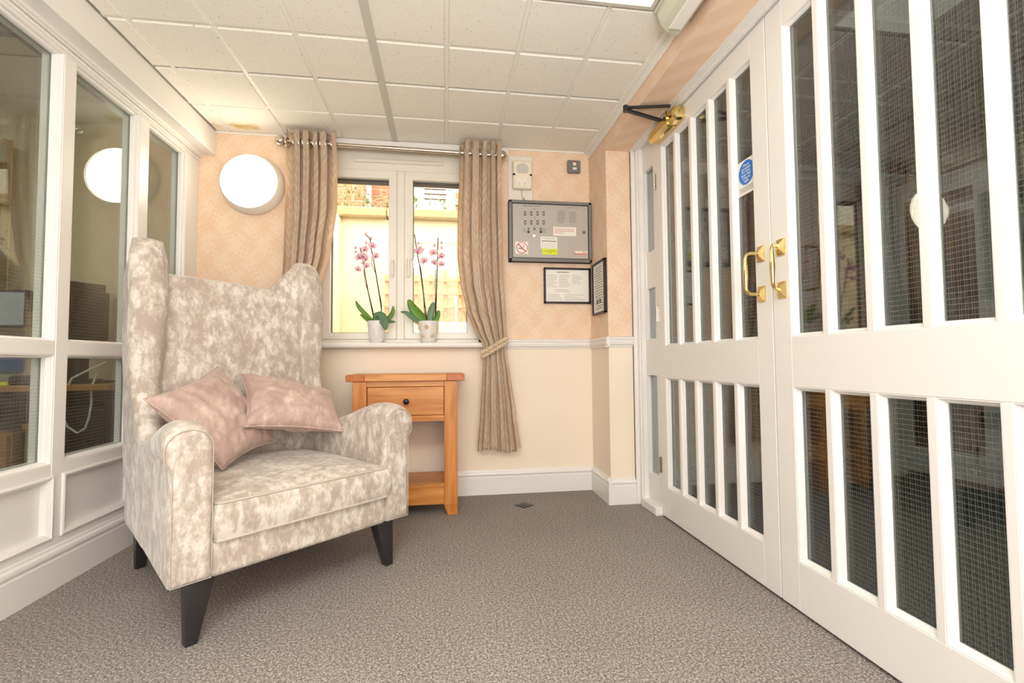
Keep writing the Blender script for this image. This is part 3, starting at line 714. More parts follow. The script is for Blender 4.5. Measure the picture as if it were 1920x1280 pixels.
# ------------------------------------------------------------------ right-hand double doors
tag(put('trim_8', B().box(1.043, 1.092, 2.487, PY, 0, SZ, .003).box(1.062, 1.14, 2.462, 2.49, 0, SZ, .003).box(1.070, 1.2, 2.45, 2.464, 0, SZ, .002), 'white'), 'white moulded door jamb against the corner pier', 'trim', kind=K)
tag(put('trim_9', B().box(1.035, 1.2, .52, 2.49, 1.975, SZ + .004).box(1.050, 1.2, .52, 2.49, 1.9725, 1.976).box(1.062, 1.08, .52, 2.49, 1.968, 1.976, .002), 'white'), 'white moulded head frame above the double doors', 'trim', kind=K)
tag(put('trim_10', B().box(1.05, 1.2, .52, .571, 0, 1.975, .003), 'white'), 'white door jamb beside the right leaf, toward the viewer', 'trim', kind=K)

sl = empty('window_2', 'narrow fixed sidelight of wired glass between jamb and left door leaf', 'window', (1.10, 2.37, 0), kind=K)
put('stile', B().box(1.094, 1.14, 2.2815, 2.322, 0, 1.9725, .002).box(1.094, 1.14, 2.438, 2.46, 0, 1.9725, .002), 'white', sl)
put('rail', B().box(1.094, 1.14, 2.32, 2.44, 0, .19, .002).box(1.094, 1.14, 2.32, 2.44, .71, .905, .002).box(1.094, 1.14, 2.32, 2.44, 1.83, 1.9725, .002).box(1.104, 1.13, 2.32, 2.44, 1.18, 1.38, .002), 'white', sl)
put('plinth', B().box(1.055, 1.11, 2.2815, 2.462, 0, .045, .004), 'white', sl)
for z0, z1 in ((.19, .71), (.905, 1.83)): put('pane', B().box(1.114, 1.12, 2.322, 2.438, z0, z1), 'wired', sl, flat=True)

def leaf(name, label, yh, sgn):
    # yh: hinge edge; sgn: -1 runs toward the viewer from the hinge, +1 away
    Wd = .850
    root = empty(name, label, 'door', (DX, yh, 0), kind=K)
    Y = lambda d: yh + sgn * d
    def bx(x0, x1, d0, d1, z0, z1, b=.0012): 
        a, c = sorted((Y(d0), Y(d1))); return B().box(x0, x1, a, c, z0, z1, b)
    X1 = DX + .044; zb, zt = .010, 1.9675
    d0, d1 = .067, .772
    put('stile', bx(DX, X1, 0, d0, zb, zt), 'white', root); put('stile', bx(DX, X1, d1, Wd, zb, zt), 'white', root)
    for z0, z1 in ((zb, .160), (.703, .860), (1.880, zt)): put('rail', bx(DX, X1, d0, d1, z0, z1), 'white', root)
    n = 5; mw = .0165; ow = (d1 - d0 - (n - 1) * mw) / n
    for z0, z1 in ((.160, .703), (.860, 1.880)):
        for k in range(n):
            a = d0 + k * (ow + mw); c = a + ow
            if k < n - 1: put('glazing_bar', bx(DX + .0003, DX + .034, c, c + mw, z0, z1, 0), 'white', root)
            p_, q_ = sorted((Y(a), Y(c)))
            b = B().mitre(DX, p_, q_, z0, z1, [(0, .0015), (.003, .0015), (.005, .006), (.0055, .009), (.0095, .013), (.0125, .018), (.0125, .0212), (0, .0212)])
            b.mitre(DX, p_, q_, z0, z1, [(0, .028), (.010, .028), (.006, .034), (0, .034)])
            put('glazing_bead', b, 'white', root, flat=True)
            put('pane', bx(DX + .0215, DX + .0275, a, c, z0, z1, 0), 'wired', root, flat=True)
    # pull handle on the meeting stile
    hd = .803
    ho = put('handle', B(), 'brass', root)
    zc = 1.086
    for z in (zc - .07, zc + .07):
        t = B()
        yc = Y(hd)
        t.frustum((0, 0, 0), .036, .054, (0, 0, .004), .036, .054).frustum((0, 0, .004), .034, .052, (0, 0, .016), .012, .016)
        mt = Matrix.Translation((DX, yc, z)) @ Matrix.Rotation(-PI / 2, 4, 'Y') @ Matrix.Rotation(PI / 2, 4, 'Z')
        bmesh.ops.transform(t.bm, matrix=mt, verts=t.bm.verts[:])
        put('handle_plate', t, 'brass', ho, flat=True)
    pts = []; rad = []
    for k in range(41):
        u = k / 40
        if u < .2: x, z = DX - .012 - .046 * (u / .2), zc - .07 - .001
        elif u > .8: x, z = DX - .012 - .046 * ((1 - u) / .2), zc + .07 + .001
        else: x, z = DX - .062, zc - .062 + .124 * (u - .2) / .6
        pts.append(Vector((x, Y(hd) - (.035 * max(0, (DX - .012 - x)) / .05 if sgn > 0 else 0), z)))
    for _ in range(3): pts = [pts[0]] + [(pts[i - 1] + pts[i] * 2 + pts[i + 1]) / 4 for i in range(1, 40)] + [pts[-1]]
    rad = [.0055 + .0028 * math.exp(-((k / 40 - .5) / .16) ** 2) for k in range(41)]
    put('handle_bar', B().tube(pts, rad, 14), 'brass', ho)
    return root, Y
lf, YL = leaf('door_1', 'left leaf of the white glazed double doors, with door closer and blue sign', 2.2785, -1)
for z in (1.72, 1.03, .26):
    b = B()
    for k in range(5): b.tube([(DX - .006, 2.280, z - .04 + k * .016), (DX - .006, 2.280, z - .0255 + k * .016)], .005, 10)
    put('hinge', b.box(DX - .003, DX + .002, 2.268, 2.292, z - .04, z + .04), 'steel', lf)
rl, YR = leaf('door_2', 'right leaf of the white glazed double doors, nearest the viewer', .574, 1)
# meeting gap rebate
# sign on glass
ys = (2.2785 - .067 - .705 + .0 )
sgn_ = put('fire_door_sign', B().box(DX + .0195, DX + .0213, 1.520, 1.622, 1.405, 1.535), 'paper', lf, flat=True); sgn_['label'] = 'white sign with blue disc on the last pane'
XS = DX + .0193
m_l = Matrix.Translation((XS, 1.571, 1.485)) @ Matrix.Rotation(-PI / 2, 4, 'Y')
put('blue_disc', B().lathe([(.045, 0), (.045, .0003), (0, .0003)], (0, 0, 0), 40, mat=m_l), 'blue', sgn_, flat=True)
for k, s_ in enumerate(('Please', 'automatic', 'fire door', 'keep clear', 'Close at', 'night')):
    text('sign_text', s_, .0135, 'paper', (XS - .0008, 1.571, 1.513 - k * .0118), FACEL, sgn_)
b = B()
for k in range(3): b.box(XS - .0003, XS, 1.532, 1.612, 1.430 - k * .0065, 1.432 - k * .0065)
put('small_print', b, 'greyprint', sgn_, flat=True)
# door closer
cl = put('door_closer', B(), 'brass', lf); cl['label'] = 'polished brass door closer with folding dark arms'
cm = B()
ring = lambda y, k: [(DX - .002 - .060 * k[0], y, 1.922 + z * k[1]) for z in ()]
prof = [(0, -.030), (.040, -.034), (.058, -.018), (.060, .014), (.048, .034), (0, .036)]
rings = []
for y, k in ((1.962, .35), (1.966, .75), (1.978, .96), (2.01, 1.), (2.19, 1.), (2.225, .92), (2.242, .7), (2.25, .3)):
    rings.append([(DX - d * (k * .5 + .5) if d else DX, y, 1.925 + z * k) for d, z in prof])
put('closer_body', cm.loft(rings), 'brass', cl, sharp=.35)
put('closer_cap', B().tube([(DX - .052, 2.035, 1.925), (DX - .066, 2.035, 1.925)], .017, 20).box(DX - .062, DX - .008, 2.025, 2.048, 1.89, 1.962, .004), 'brass', cl)
E1 = Vector((.838, 2.05, 1.974))
def bar(p, q, w_, h_):
    p, q = Vector(p), Vector(q); d = (q - p); m = Matrix.Translation((p + q) / 2) @ d.to_track_quat('X', 'Z').to_matrix().to_4x4()
    return B().box(-d.length / 2, d.length / 2, -w_ / 2, w_ / 2, -h_ / 2, h_ / 2, .002, mat=m)
put('closer_arm', bar(E1, (1.035, 2.0, 1.968), .016, .010), 'black', cl)
put('closer_arm', bar(E1 - Vector((0, 0, .012)), (1.035, 2.10, 1.952), .020, .012), 'black', cl)
put('arm_joint', B().tube([E1 + Vector((0, 0, .008)), E1 - Vector((0, 0, .02))], .012, 14), 'black', cl)

# ------------------------------------------------------------------ ceiling fittings
el = empty('emergency_light', 'clear plastic emergency light fitting where ceiling meets bulkhead', 'light', (.84, 1.45, 2.10))
sec = [(.786, 2.104), (.786, 2.072), (.800, 2.036), (.826, 2.012), (.866, 2.008), (.888, 2.03), (.890, 2.104)]
put('body', B().loft([[(x, y, z) for x, z in sec] for y in (1.22, 1.60)]).box(.778, .892, 1.21, 1.615, 2.092, 2.108, .003), 'clearplastic', el, sharp=.3)
put('gear_tray', B().box(.812, .862, 1.25, 1.57, 2.004, 2.0085, .002), 'tbar', el)
lp = empty('ceiling_light_panel', 'flat lit square ceiling light panel at the top edge', 'light', (.60, 1.31, 2.11))
put('diffuser', B().box(.325, .76, 1.03, 1.602, 2.108, 2.114), 'ledpanel', lp, flat=True)
b = B(); 
for q in ((.31, .775, 1.60, 1.615), (.31, .775, 1.017, 1.03), (.31, .325, 1.03, 1.60), (.76, .775, 1.03, 1.60)): b.box(*q, 2.104, 2.118)
put('frame', b, 'tbargrey', lp, flat=True)
fs = empty('floor_box', 'small dark metal cover plate set in the carpet near the skirting', 'floor box', (.425, 2.572, 0))
mt = Matrix.Translation((.427, 2.572, .001)) @ Matrix.Rotation(math.radians(-53), 4, 'Z')
put('cover_plate', B().box(-.036, .036, -.036, .036, -.001, .003, .001, mat=mt), 'darkmetal', fs)
put('latch', B().box(-.012, .012, -.012, .012, .003, .0045, .0005, mat=mt), 'black', fs)

# ------------------------------------------------------------------ oak side table
st = empty('side_table', 'small oak side table with one drawer below the window', 'table', (-.2, 2.63, 0))
ty0, ty1 = 2.465, 2.79
put('table_top', B().box(-.408, .007, ty0, ty1, .692, .727, .003), 'oakx', st)
for a, c in ((-.500, -.4075), (.0065, .099)): 
    o = put('breadboard_end', B().box(a, c, ty0, ty1, .692, .727, .003), 'oaky', st); o['label'] = 'darker end grain board'
for lx in (-.466, -.006):
    for ly, yb in ((ty0 + .012, 0), (ty1 - .077, 1)):
        b = B().box(lx, lx + .068, ly, ly + .065, .05, .692, .002)
        inner = lx > -.2
        cx0 = lx + .034; b.frustum((cx0, ly + .0325, .05), .067, .064, (cx0 + (.008 if inner else -.008), ly + .0325, 0), .050, .050)
        put('leg', b, 'oakz', st)
fy = ty0 + .018
put('top_rail', B().box(-.398, -.006, fy, fy + .02, .664, .692, .001), 'oakx', st)
put('lower_rail', B().box(-.398, -.006, fy, fy + .02, .483, .513, .001), 'oakx', st)
put('side_panel', B().box(-.462, -.446, ty0 + .07, ty1 - .07, .483, .692), 'oakx', st); put('side_panel', B().box(.042, .058, ty0 + .07, ty1 - .07, .483, .692), 'oakx', st)
put('back_panel', B().box(-.398, -.006, ty1 - .03, ty1 - .015, .483, .692), 'oakx', st)
dr = put('drawer', B().box(-.3955, -.0085, fy + .002, fy + .022, .5155, .6615, .0015).box(-.385, -.02, fy + .022, ty1 - .035, .52, .65), 'oakx', st)
kb = B().lathe([(.006, 0), (.006, .010), (.0135, .016), (.0155, .022), (.014, .028), (.008, .032), (0, .033)], (-.199, fy + .002, .588), 20, mat=Matrix.Rotation(PI / 2, 4, 'X'))
put('knob', kb, 'darkmetal', dr)
put('shelf', B().box(-.40, -.004, ty0 + .02, ty1 - .02, .142, .160, .002), 'oakx', st)
put('shelf_rail', B().box(-.398, -.006, fy, fy + .02, .056, .142, .001), 'oakx', st)
put('shelf_rail', B().box(-.398, -.006, ty1 - .045, ty1 - .025, .056, .142, .001), 'oakx', st)

# ------------------------------------------------------------------ armchair
CH = empty('armchair', 'high winged armchair in mink crushed velvet with black legs', 'armchair', (-.735, 1.393, 0), math.radians(42.4))
CW = .80
def mir(pts, side): return pts if side < 0 else [(CW - u, v, z) for u, v, z in pts][::-1]
def armtop(v):
    tab = [(0, .612), (.03, .628), (.08, .633), (.14, .628), (.22, .605), (.32, .570), (.42, .542), (.5, .53), (.82, .53)]
    for a, c in zip(tab, tab[1:]):
        if v <= c[0]: k = (v - a[0]) / (c[0] - a[0]); return a[1] + (c[1] - a[1]) * k
    return .53
def arm_ring(v, shrink=0.):
    uo = .058 * v / .77; ui = .108 + .02 * v; T = armtop(v) - shrink; zb = .182 + shrink * .8 + .012 * min(1, v / .3)
    uo += shrink; ui -= shrink; roll = -.018 * max(0., 1 - v / .5)
    w_ = ui - (uo + roll); r = w_ / 2; cu = (ui + uo + roll) / 2; pts = []
    pts.append((ui, v, zb)); 
    for k in range(1, 9): pts.append((ui, v, zb + (T - r - zb) * k / 9))
    for k in range(0, 17):
        a = PI * k / 16; pts.append((cu + r * math.cos(a), v, T - r + r * .92 * math.sin(a)))
    bl = T - r
    pts += [(uo + roll, v, bl - .018), (uo + roll * .9, v, bl - .035), (uo + roll * .3, v, bl - .048), (uo + .003, v, bl - .058)]
    for k in range(0, 8): pts.append((uo + .001, v, bl - .075 - (bl - .075 - zb) * k / 7))
    return pts
def wob(pts, amp, sc, seed):
    return [Vector(p) + Vector((noise.noise(Vector(p) * sc + Vector((seed, 0, 0))), noise.noise(Vector(p) * sc + Vector((0, seed, 9))), 0)) * amp for p in pts]
for side in (-1, 1):
    rings = []
    vs = [(0., .022), (.0, .018), (.002, .009), (.007, .003), (.016, 0)] + [(.016 + .764 * k / 40, 0) for k in range(1, 41)]
    for v, sh in vs: rings.append(wob(mir(arm_ring(v, sh), side), .002, 14, 3 * side))
    # flatten front: nested shrinking rings keep the face closed
    c = arm_ring(0, .022); mu = sum(p[0] for p in c) / len(c); mz = sum(p[2] for p in c) / len(c)
    pre = [[(mu + (p[0] - mu) * k, 0, mz + (p[2] - mz) * k) for p in c] for k in (.3, .7)]
    rings = [wob(mir(r, side), .002, 14, 3 * side) for r in pre] + rings
    a = put('arm', B().loft(rings), 'velvet', CH, local=True, sharp=1.2)
    pp = [p for p in arm_ring(.006, .004)]
    pp = mir([(p[0], .001, p[2]) for p in pp], side)
    put('piping', B().tube(pp, .0014, 6, True), 'piping', a, local=True)
def wing_ring(z, side=-1):
    tf = [(.36, .60), (.48, .54), (.53, .50), (.58, .53), (.66, .585), (.74, .612), (.9, .603), (1.05, .594), (1.10, .600), (1.15, .612), (1.19, .622), (1.23, .640), (1.255, .660), (1.268, .685)]
    tr = [(.36, .80), (1.0, .815), (1.12, .815), (1.155, .80), (1.185, .775), (1.21, .752), (1.235, .732), (1.255, .716), (1.268, .708)]
    def it(t, z):
        if z <= t[0][0]: return t[0][1]
        for a, c in zip(t, t[1:]):
            if z <= c[0]: return a[1] + (c[1] - a[1]) * (z - a[0]) / (c[0] - a[0])
        return t[-1][1]
    vf, vr = it(tf, z), it(tr, z)
    sh = 0 if z < 1.13 else ((z - 1.13) / .138) ** 3 * (.016 if side < 0 else .03)
    flare = max(0, min(1, (z - .5) / .4))
    uo = .045 - .010 * flare + sh; rollu = .008 * flare
    un = .112 + .030 * flare - sh       # inner at nose
    uj = .138 + (.022 if side < 0 else .085) * max(0, min(1, (z - .45) / .6)) - sh
    if z > 1.14 and side > 0: uj -= .06 * min(1, (z - 1.14) / .1)  # inner at back junction
    L_ = vr - vf; pts = []
    nose = min(.045, L_ * .35)
    # inner side from rear to nose
    vj = min(vr - .012, .70)
    pts += [(uo + .05, vr, z)]
    pts += [(uj - .01, vr, z), (uj, (vr + vj) / 2, z)]
    for k in range(0, 10):
        q = k / 9; vv = vj + (vf + nose - vj) * q
        if vj <= vf + nose: vv = vf + nose
        bulge = .012 * math.sin(PI * q)
        pts.append((uj + (un - uj) * q ** .8 + bulge * .5, vv, z))
    cu, ru = (un + uo - rollu) / 2, (un - uo + rollu) / 2
    for k in range(1, 12):
        a = PI * k / 12; pts.append((cu + ru * math.cos(a), vf + nose - nose * math.sin(a) ** .7, z))
    pts.append((uo - rollu, vf + nose, z)); pts.append((uo - rollu * .6, vf + nose + .02, z))
    for k in range(0, 7):
        q = k / 6; pts.append((uo + .004 * (1 - q) + .008 * q, vf + nose + .03 + (vr - vf - nose - .035) * q, z))
    return pts
for side in (-1, 1):
    zs = [.36 + (1.13 - .36) * k / 34 for k in range(35)] + [1.15, 1.17, 1.19, 1.205, 1.22, 1.232, 1.242, 1.25, 1.257, 1.263, 1.267]
    rings = [wob(mir(wing_ring(z, side), side), .003, 9, 5 * side) for z in zs]
    # round cap
    top = rings[-1]; c = sum(top, Vector()) / len(top)
    rings.append([c + (p - c) * .85 + Vector((0, 0, .004)) for p in top]); rings.append([c + (p - c) * .5 + Vector((0, 0, .007)) for p in top]); rings.append([c + (p - c) * .1 + Vector((0, 0, .008)) for p in top])
    wgo = put('wing', B().loft(rings), 'velvet', CH, local=True, sharp=1.2)
    line = []
    for z in zs[8:]:
        r_ = mir(wing_ring(z, side), side); 
        i_ = 13 if side < 0 else len(r_) - 1 - 13
        line.append(r_[i_])
    put('seam', B().tube(line, .0018, 5), 'piping', wgo, local=True)
# back
def back_sec(u):
    k = (u - CW / 2) / .3; crown = .0 - .006 * k * k
    zt = 1.146 + crown - .017 * max(-1, min(1, k))
    pts = []
    for i in range(0, 21):
        q = i / 20; z = .30 + (zt - .03 - .30) * q; v = .635 + .058 * q - .014 * math.sin(PI * q) * (1 - k * k * .6)
        pts.append((u, v, z))
    for i in range(1, 9):
        a = PI * i / 9; pts.append((u, (.693 + .815) / 2 - (.815 - .693) / 2 * math.cos(a), zt - .03 + .03 * math.sin(a) ** .8))
    for i in range(0, 9): pts.append((u, .815 - .015 * i / 8, zt - .03 - (zt - .03 - .19) * i / 8))
    pts.append((u, .66, .19))
    return pts
rings = [wob(back_sec(.10 + .60 * i / 30), .004, 7, 11) for i in range(31)]
put('backrest', B().loft(rings), 'velvet', CH, local=True, sharp=1.2)
# front rail and seat base
b = B().box(.104, CW - .104, .004, .07, .178, .283, .016, seg=4)
put('front_rail', b, 'velvet', CH, local=True)
put('seat_base', B().box(.09, CW - .09, .05, .78, .192, .285, .01), 'velvet', CH, local=True)
# seat cushion
def sq(t, n): return math.copysign(abs(t) ** n, t)
b = B(); t = bmesh.new(); NU, NV = 40, 26
cu0, cu1, cv0, cv1, cz0, cz1 = .113, CW - .113, -.012, .635, .283, .390
def cush(a, bb, top):
    # a,b in -1..1
    e = (1 - abs(a) ** 8) * (1 - abs(bb) ** 8)
    pin = (max(0, 1 - a * a) * max(0, 1 - bb * bb)) ** .5
    u = (cu0 + cu1) / 2 + (cu1 - cu0) / 2 * a * (1 - .02 * (bb > .5)); v = (cv0 + cv1) / 2 + (cv1 - cv0) / 2 * bb
    # rounded corners
    if abs(a) > .9 and abs(bb) > .9: pass
    z = (cz1 + .030 * pin ** .8) if top else (cz0 - .002 * pin)
    return Vector((u, v, z))
def surf(top):
    g = [[cush(-1 + 2 * i / NU, -1 + 2 * j / NV, top) for i in range(NU + 1)] for j in range(NV + 1)]
    return g
gt, gb = surf(True), surf(False)
def edge_loop(g): return g[0][:] + [g[j][NU] for j in range(1, NV + 1)] + [g[NV][i] for i in range(NU - 1, -1, -1)] + [g[j][0] for j in range(NV - 1, 0, -1)]
lt, lb = edge_loop(gt), edge_loop(gb)
cc = Vector(((cu0 + cu1) / 2, (cv0 + cv1) / 2, 0))
rings = []
for k in range(7):
    q = k / 6; r_ = []
    for p, s_ in zip(lb, lt):
        x = p.lerp(s_, q); d = Vector((x.x - cc.x, x.y - cc.y, 0)); n_ = Vector((d.x / ((cu1 - cu0) / 2), d.y / ((cv1 - cv0) / 2), 0)); m_x = max(abs(n_.x), abs(n_.y))
        dirn = Vector((math.copysign(1, n_.x) if abs(n_.x) >= m_x - 1e-6 else 0, math.copysign(1, n_.y) if abs(n_.y) >= m_x - 1e-6 else 0, 0))
        r_.append(x + dirn * .010 * math.sin(PI * q))
    rings.append(r_)
b.loft(rings, cap=False)
for g, fl in ((gt, False), (gb, True)):
    t = bmesh.new(); V = [[t.verts.new(p) for p in row] for row in g]
    for j in range(NV):
        for i in range(NU): t.faces.new((V[j][i], V[j][i + 1], V[j + 1][i + 1], V[j + 1][i]))
    b._add(t)
bmesh.ops.remove_doubles(b.bm, verts=b.bm.verts[:], dist=.0005); bmesh.ops.recalc_face_normals(b.bm, faces=b.bm.faces[:])
sc = put('seat_cushion', b, 'velvet', CH, local=True, sharp=.8)
for lo in (lt, lb): put('piping', B().tube([p + Vector((0, 0, 0)) for p in lo], .0042, 6, True), 'piping', sc, local=True)
# legs
for fu, sg_ in ((.05, 1), (CW - .05, -1)):
    b = B().frustum((fu + sg_ * .0425, .062, .20), .078, .060, (fu + sg_ * .018, .048, 0), .030, .032, .002); put('leg', b, 'black', CH, local=True)
    b = B().frustum((fu + sg_ * .060, .72, .20), .058, .060, (fu + sg_ * .062, .785, 0), .032, .032, .002); put('leg', b, 'black', CH, local=True)

# ------------------------------------------------------------------ scatter cushions
def pillow(name, label, c4, th, wr, seed, fold=None):
    # c4: four corners (world) in order; built as two puffed faces with a seam
    c4 = [Vector(c) for c in c4]; n = ((c4[1] - c4[0]).cross(c4[3] - c4[0])).normalized()
    cen = sum(c4, Vector()) / 4
    root = empty(name, label, 'cushion', cen); NN = 40; b = B(); edge = None
    for sgn in (1, -1):
        t = bmesh.new(); V = []
        for j in range(NN + 1):
            row = []
            for i in range(NN + 1):
                a, c = i / NN, j / NN; A, C_ = 2 * a - 1, 2 * c - 1
                # pinch sides inward
                ai = .5 + (a - .5) * (1 - .11 * (1 - C_ * C_)); ci = .5 + (c - .5) * (1 - .11 * (1 - A * A))
                p = (c4[0] * (1 - ai) + c4[1] * ai) * (1 - ci) + (c4[3] * (1 - ai) + c4[2] * ai) * ci
                h = th * (max(0, (1 - A ** 2)) * max(0, (1 - C_ ** 2))) ** .42
                q = Vector((a * 3.1 + seed, c * 3.1, seed * 1.7)); rid = (1 - abs(noise.noise(q * 1.0)) * 2.4) * .6 + (1 - abs(noise.noise(q * 2.3 + Vector((3, 1, 7)))) * 3) * .35
                h += wr * rid * (max(0, 1 - A ** 4) * max(0, 1 - C_ ** 4)) ** .5 * .8
                p = p + n * sgn * h
                if fold: p = fold(p, a, c, n)
                row.append(t.verts.new(p))
            V.append(row)
        if sgn == 1: edge = [v.co.copy() for v in V[0]] + [V[j][NN].co.copy() for j in range(1, NN + 1)] + [V[NN][i].co.copy() for i in range(NN - 1, -1, -1)] + [V[j][0].co.copy() for j in range(NN - 1, 0, -1)]
        for j in range(NN):
            for i in range(NN):
                q = (V[j][i], V[j][i + 1], V[j + 1][i + 1], V[j + 1][i]); t.faces.new(q if sgn == 1 else q[::-1])
        b._add(t)
    bmesh.ops.remove_doubles(b.bm, verts=b.bm.verts[:], dist=.0006)
    bmesh.ops.recalc_face_normals(b.bm, faces=b.bm.faces[:])
    put('cover', b, 'pinkvelvet', root, sharp=2.5)
    put('piping', B().tube(edge, .0032, 6, True), 'pinkvelvet', root)
    return root
CM = Matrix.Translation((-.735, 1.393, 0)) @ Matrix.Rotation(math.radians(42.4), 4, 'Z')
cl_ = lambda u, v, z: CM @ Vector((u, v, z))
# first: diamond leaning in the left corner
pillow('scatter_cushion', 'dusky pink velvet cushion leaning on its corner against the left arm',
       [cl_(.225, .285, .425), cl_(.49, .47, .468), cl_(.308, .600, .778), cl_(.030, .410, .675)], .066, .020, 2.3)
pillow('scatter_cushion', 'dusky pink velvet cushion lying crooked against the back, right of the other',
       [cl_(.318, .350, .556), cl_(.690, .295, .500), cl_(.735, .475, .655), cl_(.384, .575, .748)], .066, .022, 6.1)

# ------------------------------------------------------------------ orchids
def orchid(name, label, cx, r0, r1, spikes, stakes, flowers, buds, leaves, rose):
    y = 2.815; zt = 1.030; root = empty(name, label, 'potted plant', (cx, y, .905))
    prof = [(r0 - .002, .9055), (r0, .908), (r0 + (r1 - r0) * .55, .955), (r1 - .003, 1.0), (r1, 1.027), (r1 - .001, 1.031), (r1 - .005, 1.029), (r1 - .008, 1.0), (.01, .998)]
    pot = put('pot', B().lathe(prof, (cx, y, 0), 40), 'potwhite', root)
    put('compost', B().lathe([(r1 - .009, 1.0), (r1 - .01, 1.012), (0, 1.018)], (cx, y, 0), 24), 'compost', root)
    if rose:
        for a, z in ((-100, .995), (-125, .945), (-62, .945), (-30, .985), (-150, .99)):
            an = math.radians(a); rr_ = r0 + (r1 - r0) * (z - .905) / .12 + .0005
            c = Vector((cx + rr_ * math.cos(an), y + rr_ * math.sin(an), z))
            b = B().sphere(c, .011, (1, .45, 1), 10, 7)
            for k in range(5): b.sphere(c + Vector((.008 * math.cos(k * 1.26), -.002, .008 * math.sin(k * 1.26))), .006, (1, .5, 1), 8, 5)
            put('rose_relief', b, 'potrose', pot)
    for s_ in spikes:
        pts = [Vector((x, y + (.0 if i < 3 else -.01), z)) for i, (x, z) in enumerate(s_)]
        put('flower_spike', B().tube(pts, .0029, 8), 'stem', root)
    for s_ in stakes: put('stake', B().tube([Vector((x, y + .004, z)) for x, z in s_], .0020, 6), 'stem', root)
    for fi, (x, z) in enumerate(flowers):
        rnd = random.Random(fi * 7 + int(cx * 1000)); tilt = rnd.uniform(-.5, .5); roll = rnd.uniform(-.5, .5); s_ = rnd.uniform(.021, .026)
        m = Matrix.Translation((x, y - .03 + rnd.uniform(-.01, .01), z)) @ Matrix.Rotation(tilt, 4, 'Z') @ Matrix.Rotation(roll, 4, 'Y') @ Matrix.Rotation(rnd.uniform(-.3, .5), 4, 'X')
        b = B()
        for k, (an, ln, wd_) in enumerate(((90, 1.05, .8), (215, 1., .75), (325, 1., .75), (14, 1.1, 1.15), (166, 1.1, 1.15))):
            an = math.radians(an); t = bmesh.new(); n_ = 7; prev = None
            rows = []
            for i in range(n_ + 1):
                q = i / n_; w_ = wd_ * s_ * math.sin(PI * min(1, q * .88 + .1)) ** .7; d = ln * s_ * q
                ctr = Vector((d * math.cos(an), -.006 * math.sin(q * 2.5) * (1 if k < 3 else 1.3), d * math.sin(an))); sd_ = Vector((-math.sin(an), 0, math.cos(an)))
                rows.append([t.verts.new(m @ (ctr + sd_ * w_ * o_ / 2 + Vector((0, abs(o_) * .002 + (0 if k < 3 else -.001), 0)))) for o_ in (-1, -.5, 0, .5, 1)])
            for r_a, r_b in zip(rows, rows[1:]):
                for i in range(4): t.faces.new((r_a[i], r_a[i + 1], r_b[i + 1], r_b[i]))
            bmesh.ops.solidify(t, geom=t.faces[:], thickness=.0008); b._add(t)
        fo = put('flower', b, 'petal', root, sharp=2)
        lb_ = B()
        for c, r_, sc_ in (((0, -.008, -.003), .0042, (1, 1.1, 1)), ((-.004, -.008, -.003), .0026, (1, 1, 1.3)), ((.004, -.008, -.003), .0026, (1, 1, 1.3)), ((0, -.010, -.008), .0032, (.8, .8, 1.4))):
            t = bmesh.new(); bmesh.ops.create_uvsphere(t, u_segments=10, v_segments=6, radius=r_)
            for v in t.verts: v.co = m @ (Vector((v.co.x * sc_[0], v.co.y * sc_[1], v.co.z * sc_[2])) + Vector(c))
            lb_._add(t)
        put('lip', lb_, 'lip', fo)
    for x, z in buds:
        put('bud', B().sphere((x, y - .015, z), .0085, (.9, .9, 1.15), 10, 8), 'bud', root)
    for i, (lf_, wd_, mt_, dy) in enumerate(leaves):
        # smooth the centreline and grow a blade
        P_ = [Vector((x, y + dy * k / (len(lf_) - 1) - .005, z)) for k, (x, z) in enumerate(lf_)]
        fine = []
        for k in range(17):
            q = k / 16 * (len(P_) - 1); i0 = min(int(q), len(P_) - 2); f_ = q - i0
            p0 = P_[max(0, i0 - 1)]; p1 = P_[i0]; p2 = P_[i0 + 1]; p3 = P_[min(len(P_) - 1, i0 + 2)]
            fine.append(.5 * ((2 * p1) + (-p0 + p2) * f_ + (2 * p0 - 5 * p1 + 4 * p2 - p3) * f_ ** 2 + (-p0 + 3 * p1 - 3 * p2 + p3) * f_ ** 3))
        t = bmesh.new(); rows = []
        for k, p in enumerate(fine):
            q = k / 16; w_ = wd_ * math.sin(PI * min(.985, q * .8 + .16)) ** .75
            d = (fine[min(16, k + 1)] - fine[max(0, k - 1)]).normalized(); sdv = d.cross(Vector((0, -1, .25))).normalized()
            up_ = sdv.cross(d).normalized()
            rows.append([t.verts.new(p + sdv * w_ * o_ / 2 + up_ * (-abs(o_) * w_ * .12)) for o_ in (-1, -.6, 0, .6, 1)])
        for r_a, r_b in zip(rows, rows[1:]):
            for k in range(4): t.faces.new((r_a[k], r_a[k + 1], r_b[k + 1], r_b[k]))
        bmesh.ops.solidify(t, geom=t.faces[:], thickness=.0018)
        put('leaf', B()._add(t), mt_, root, sharp=2)
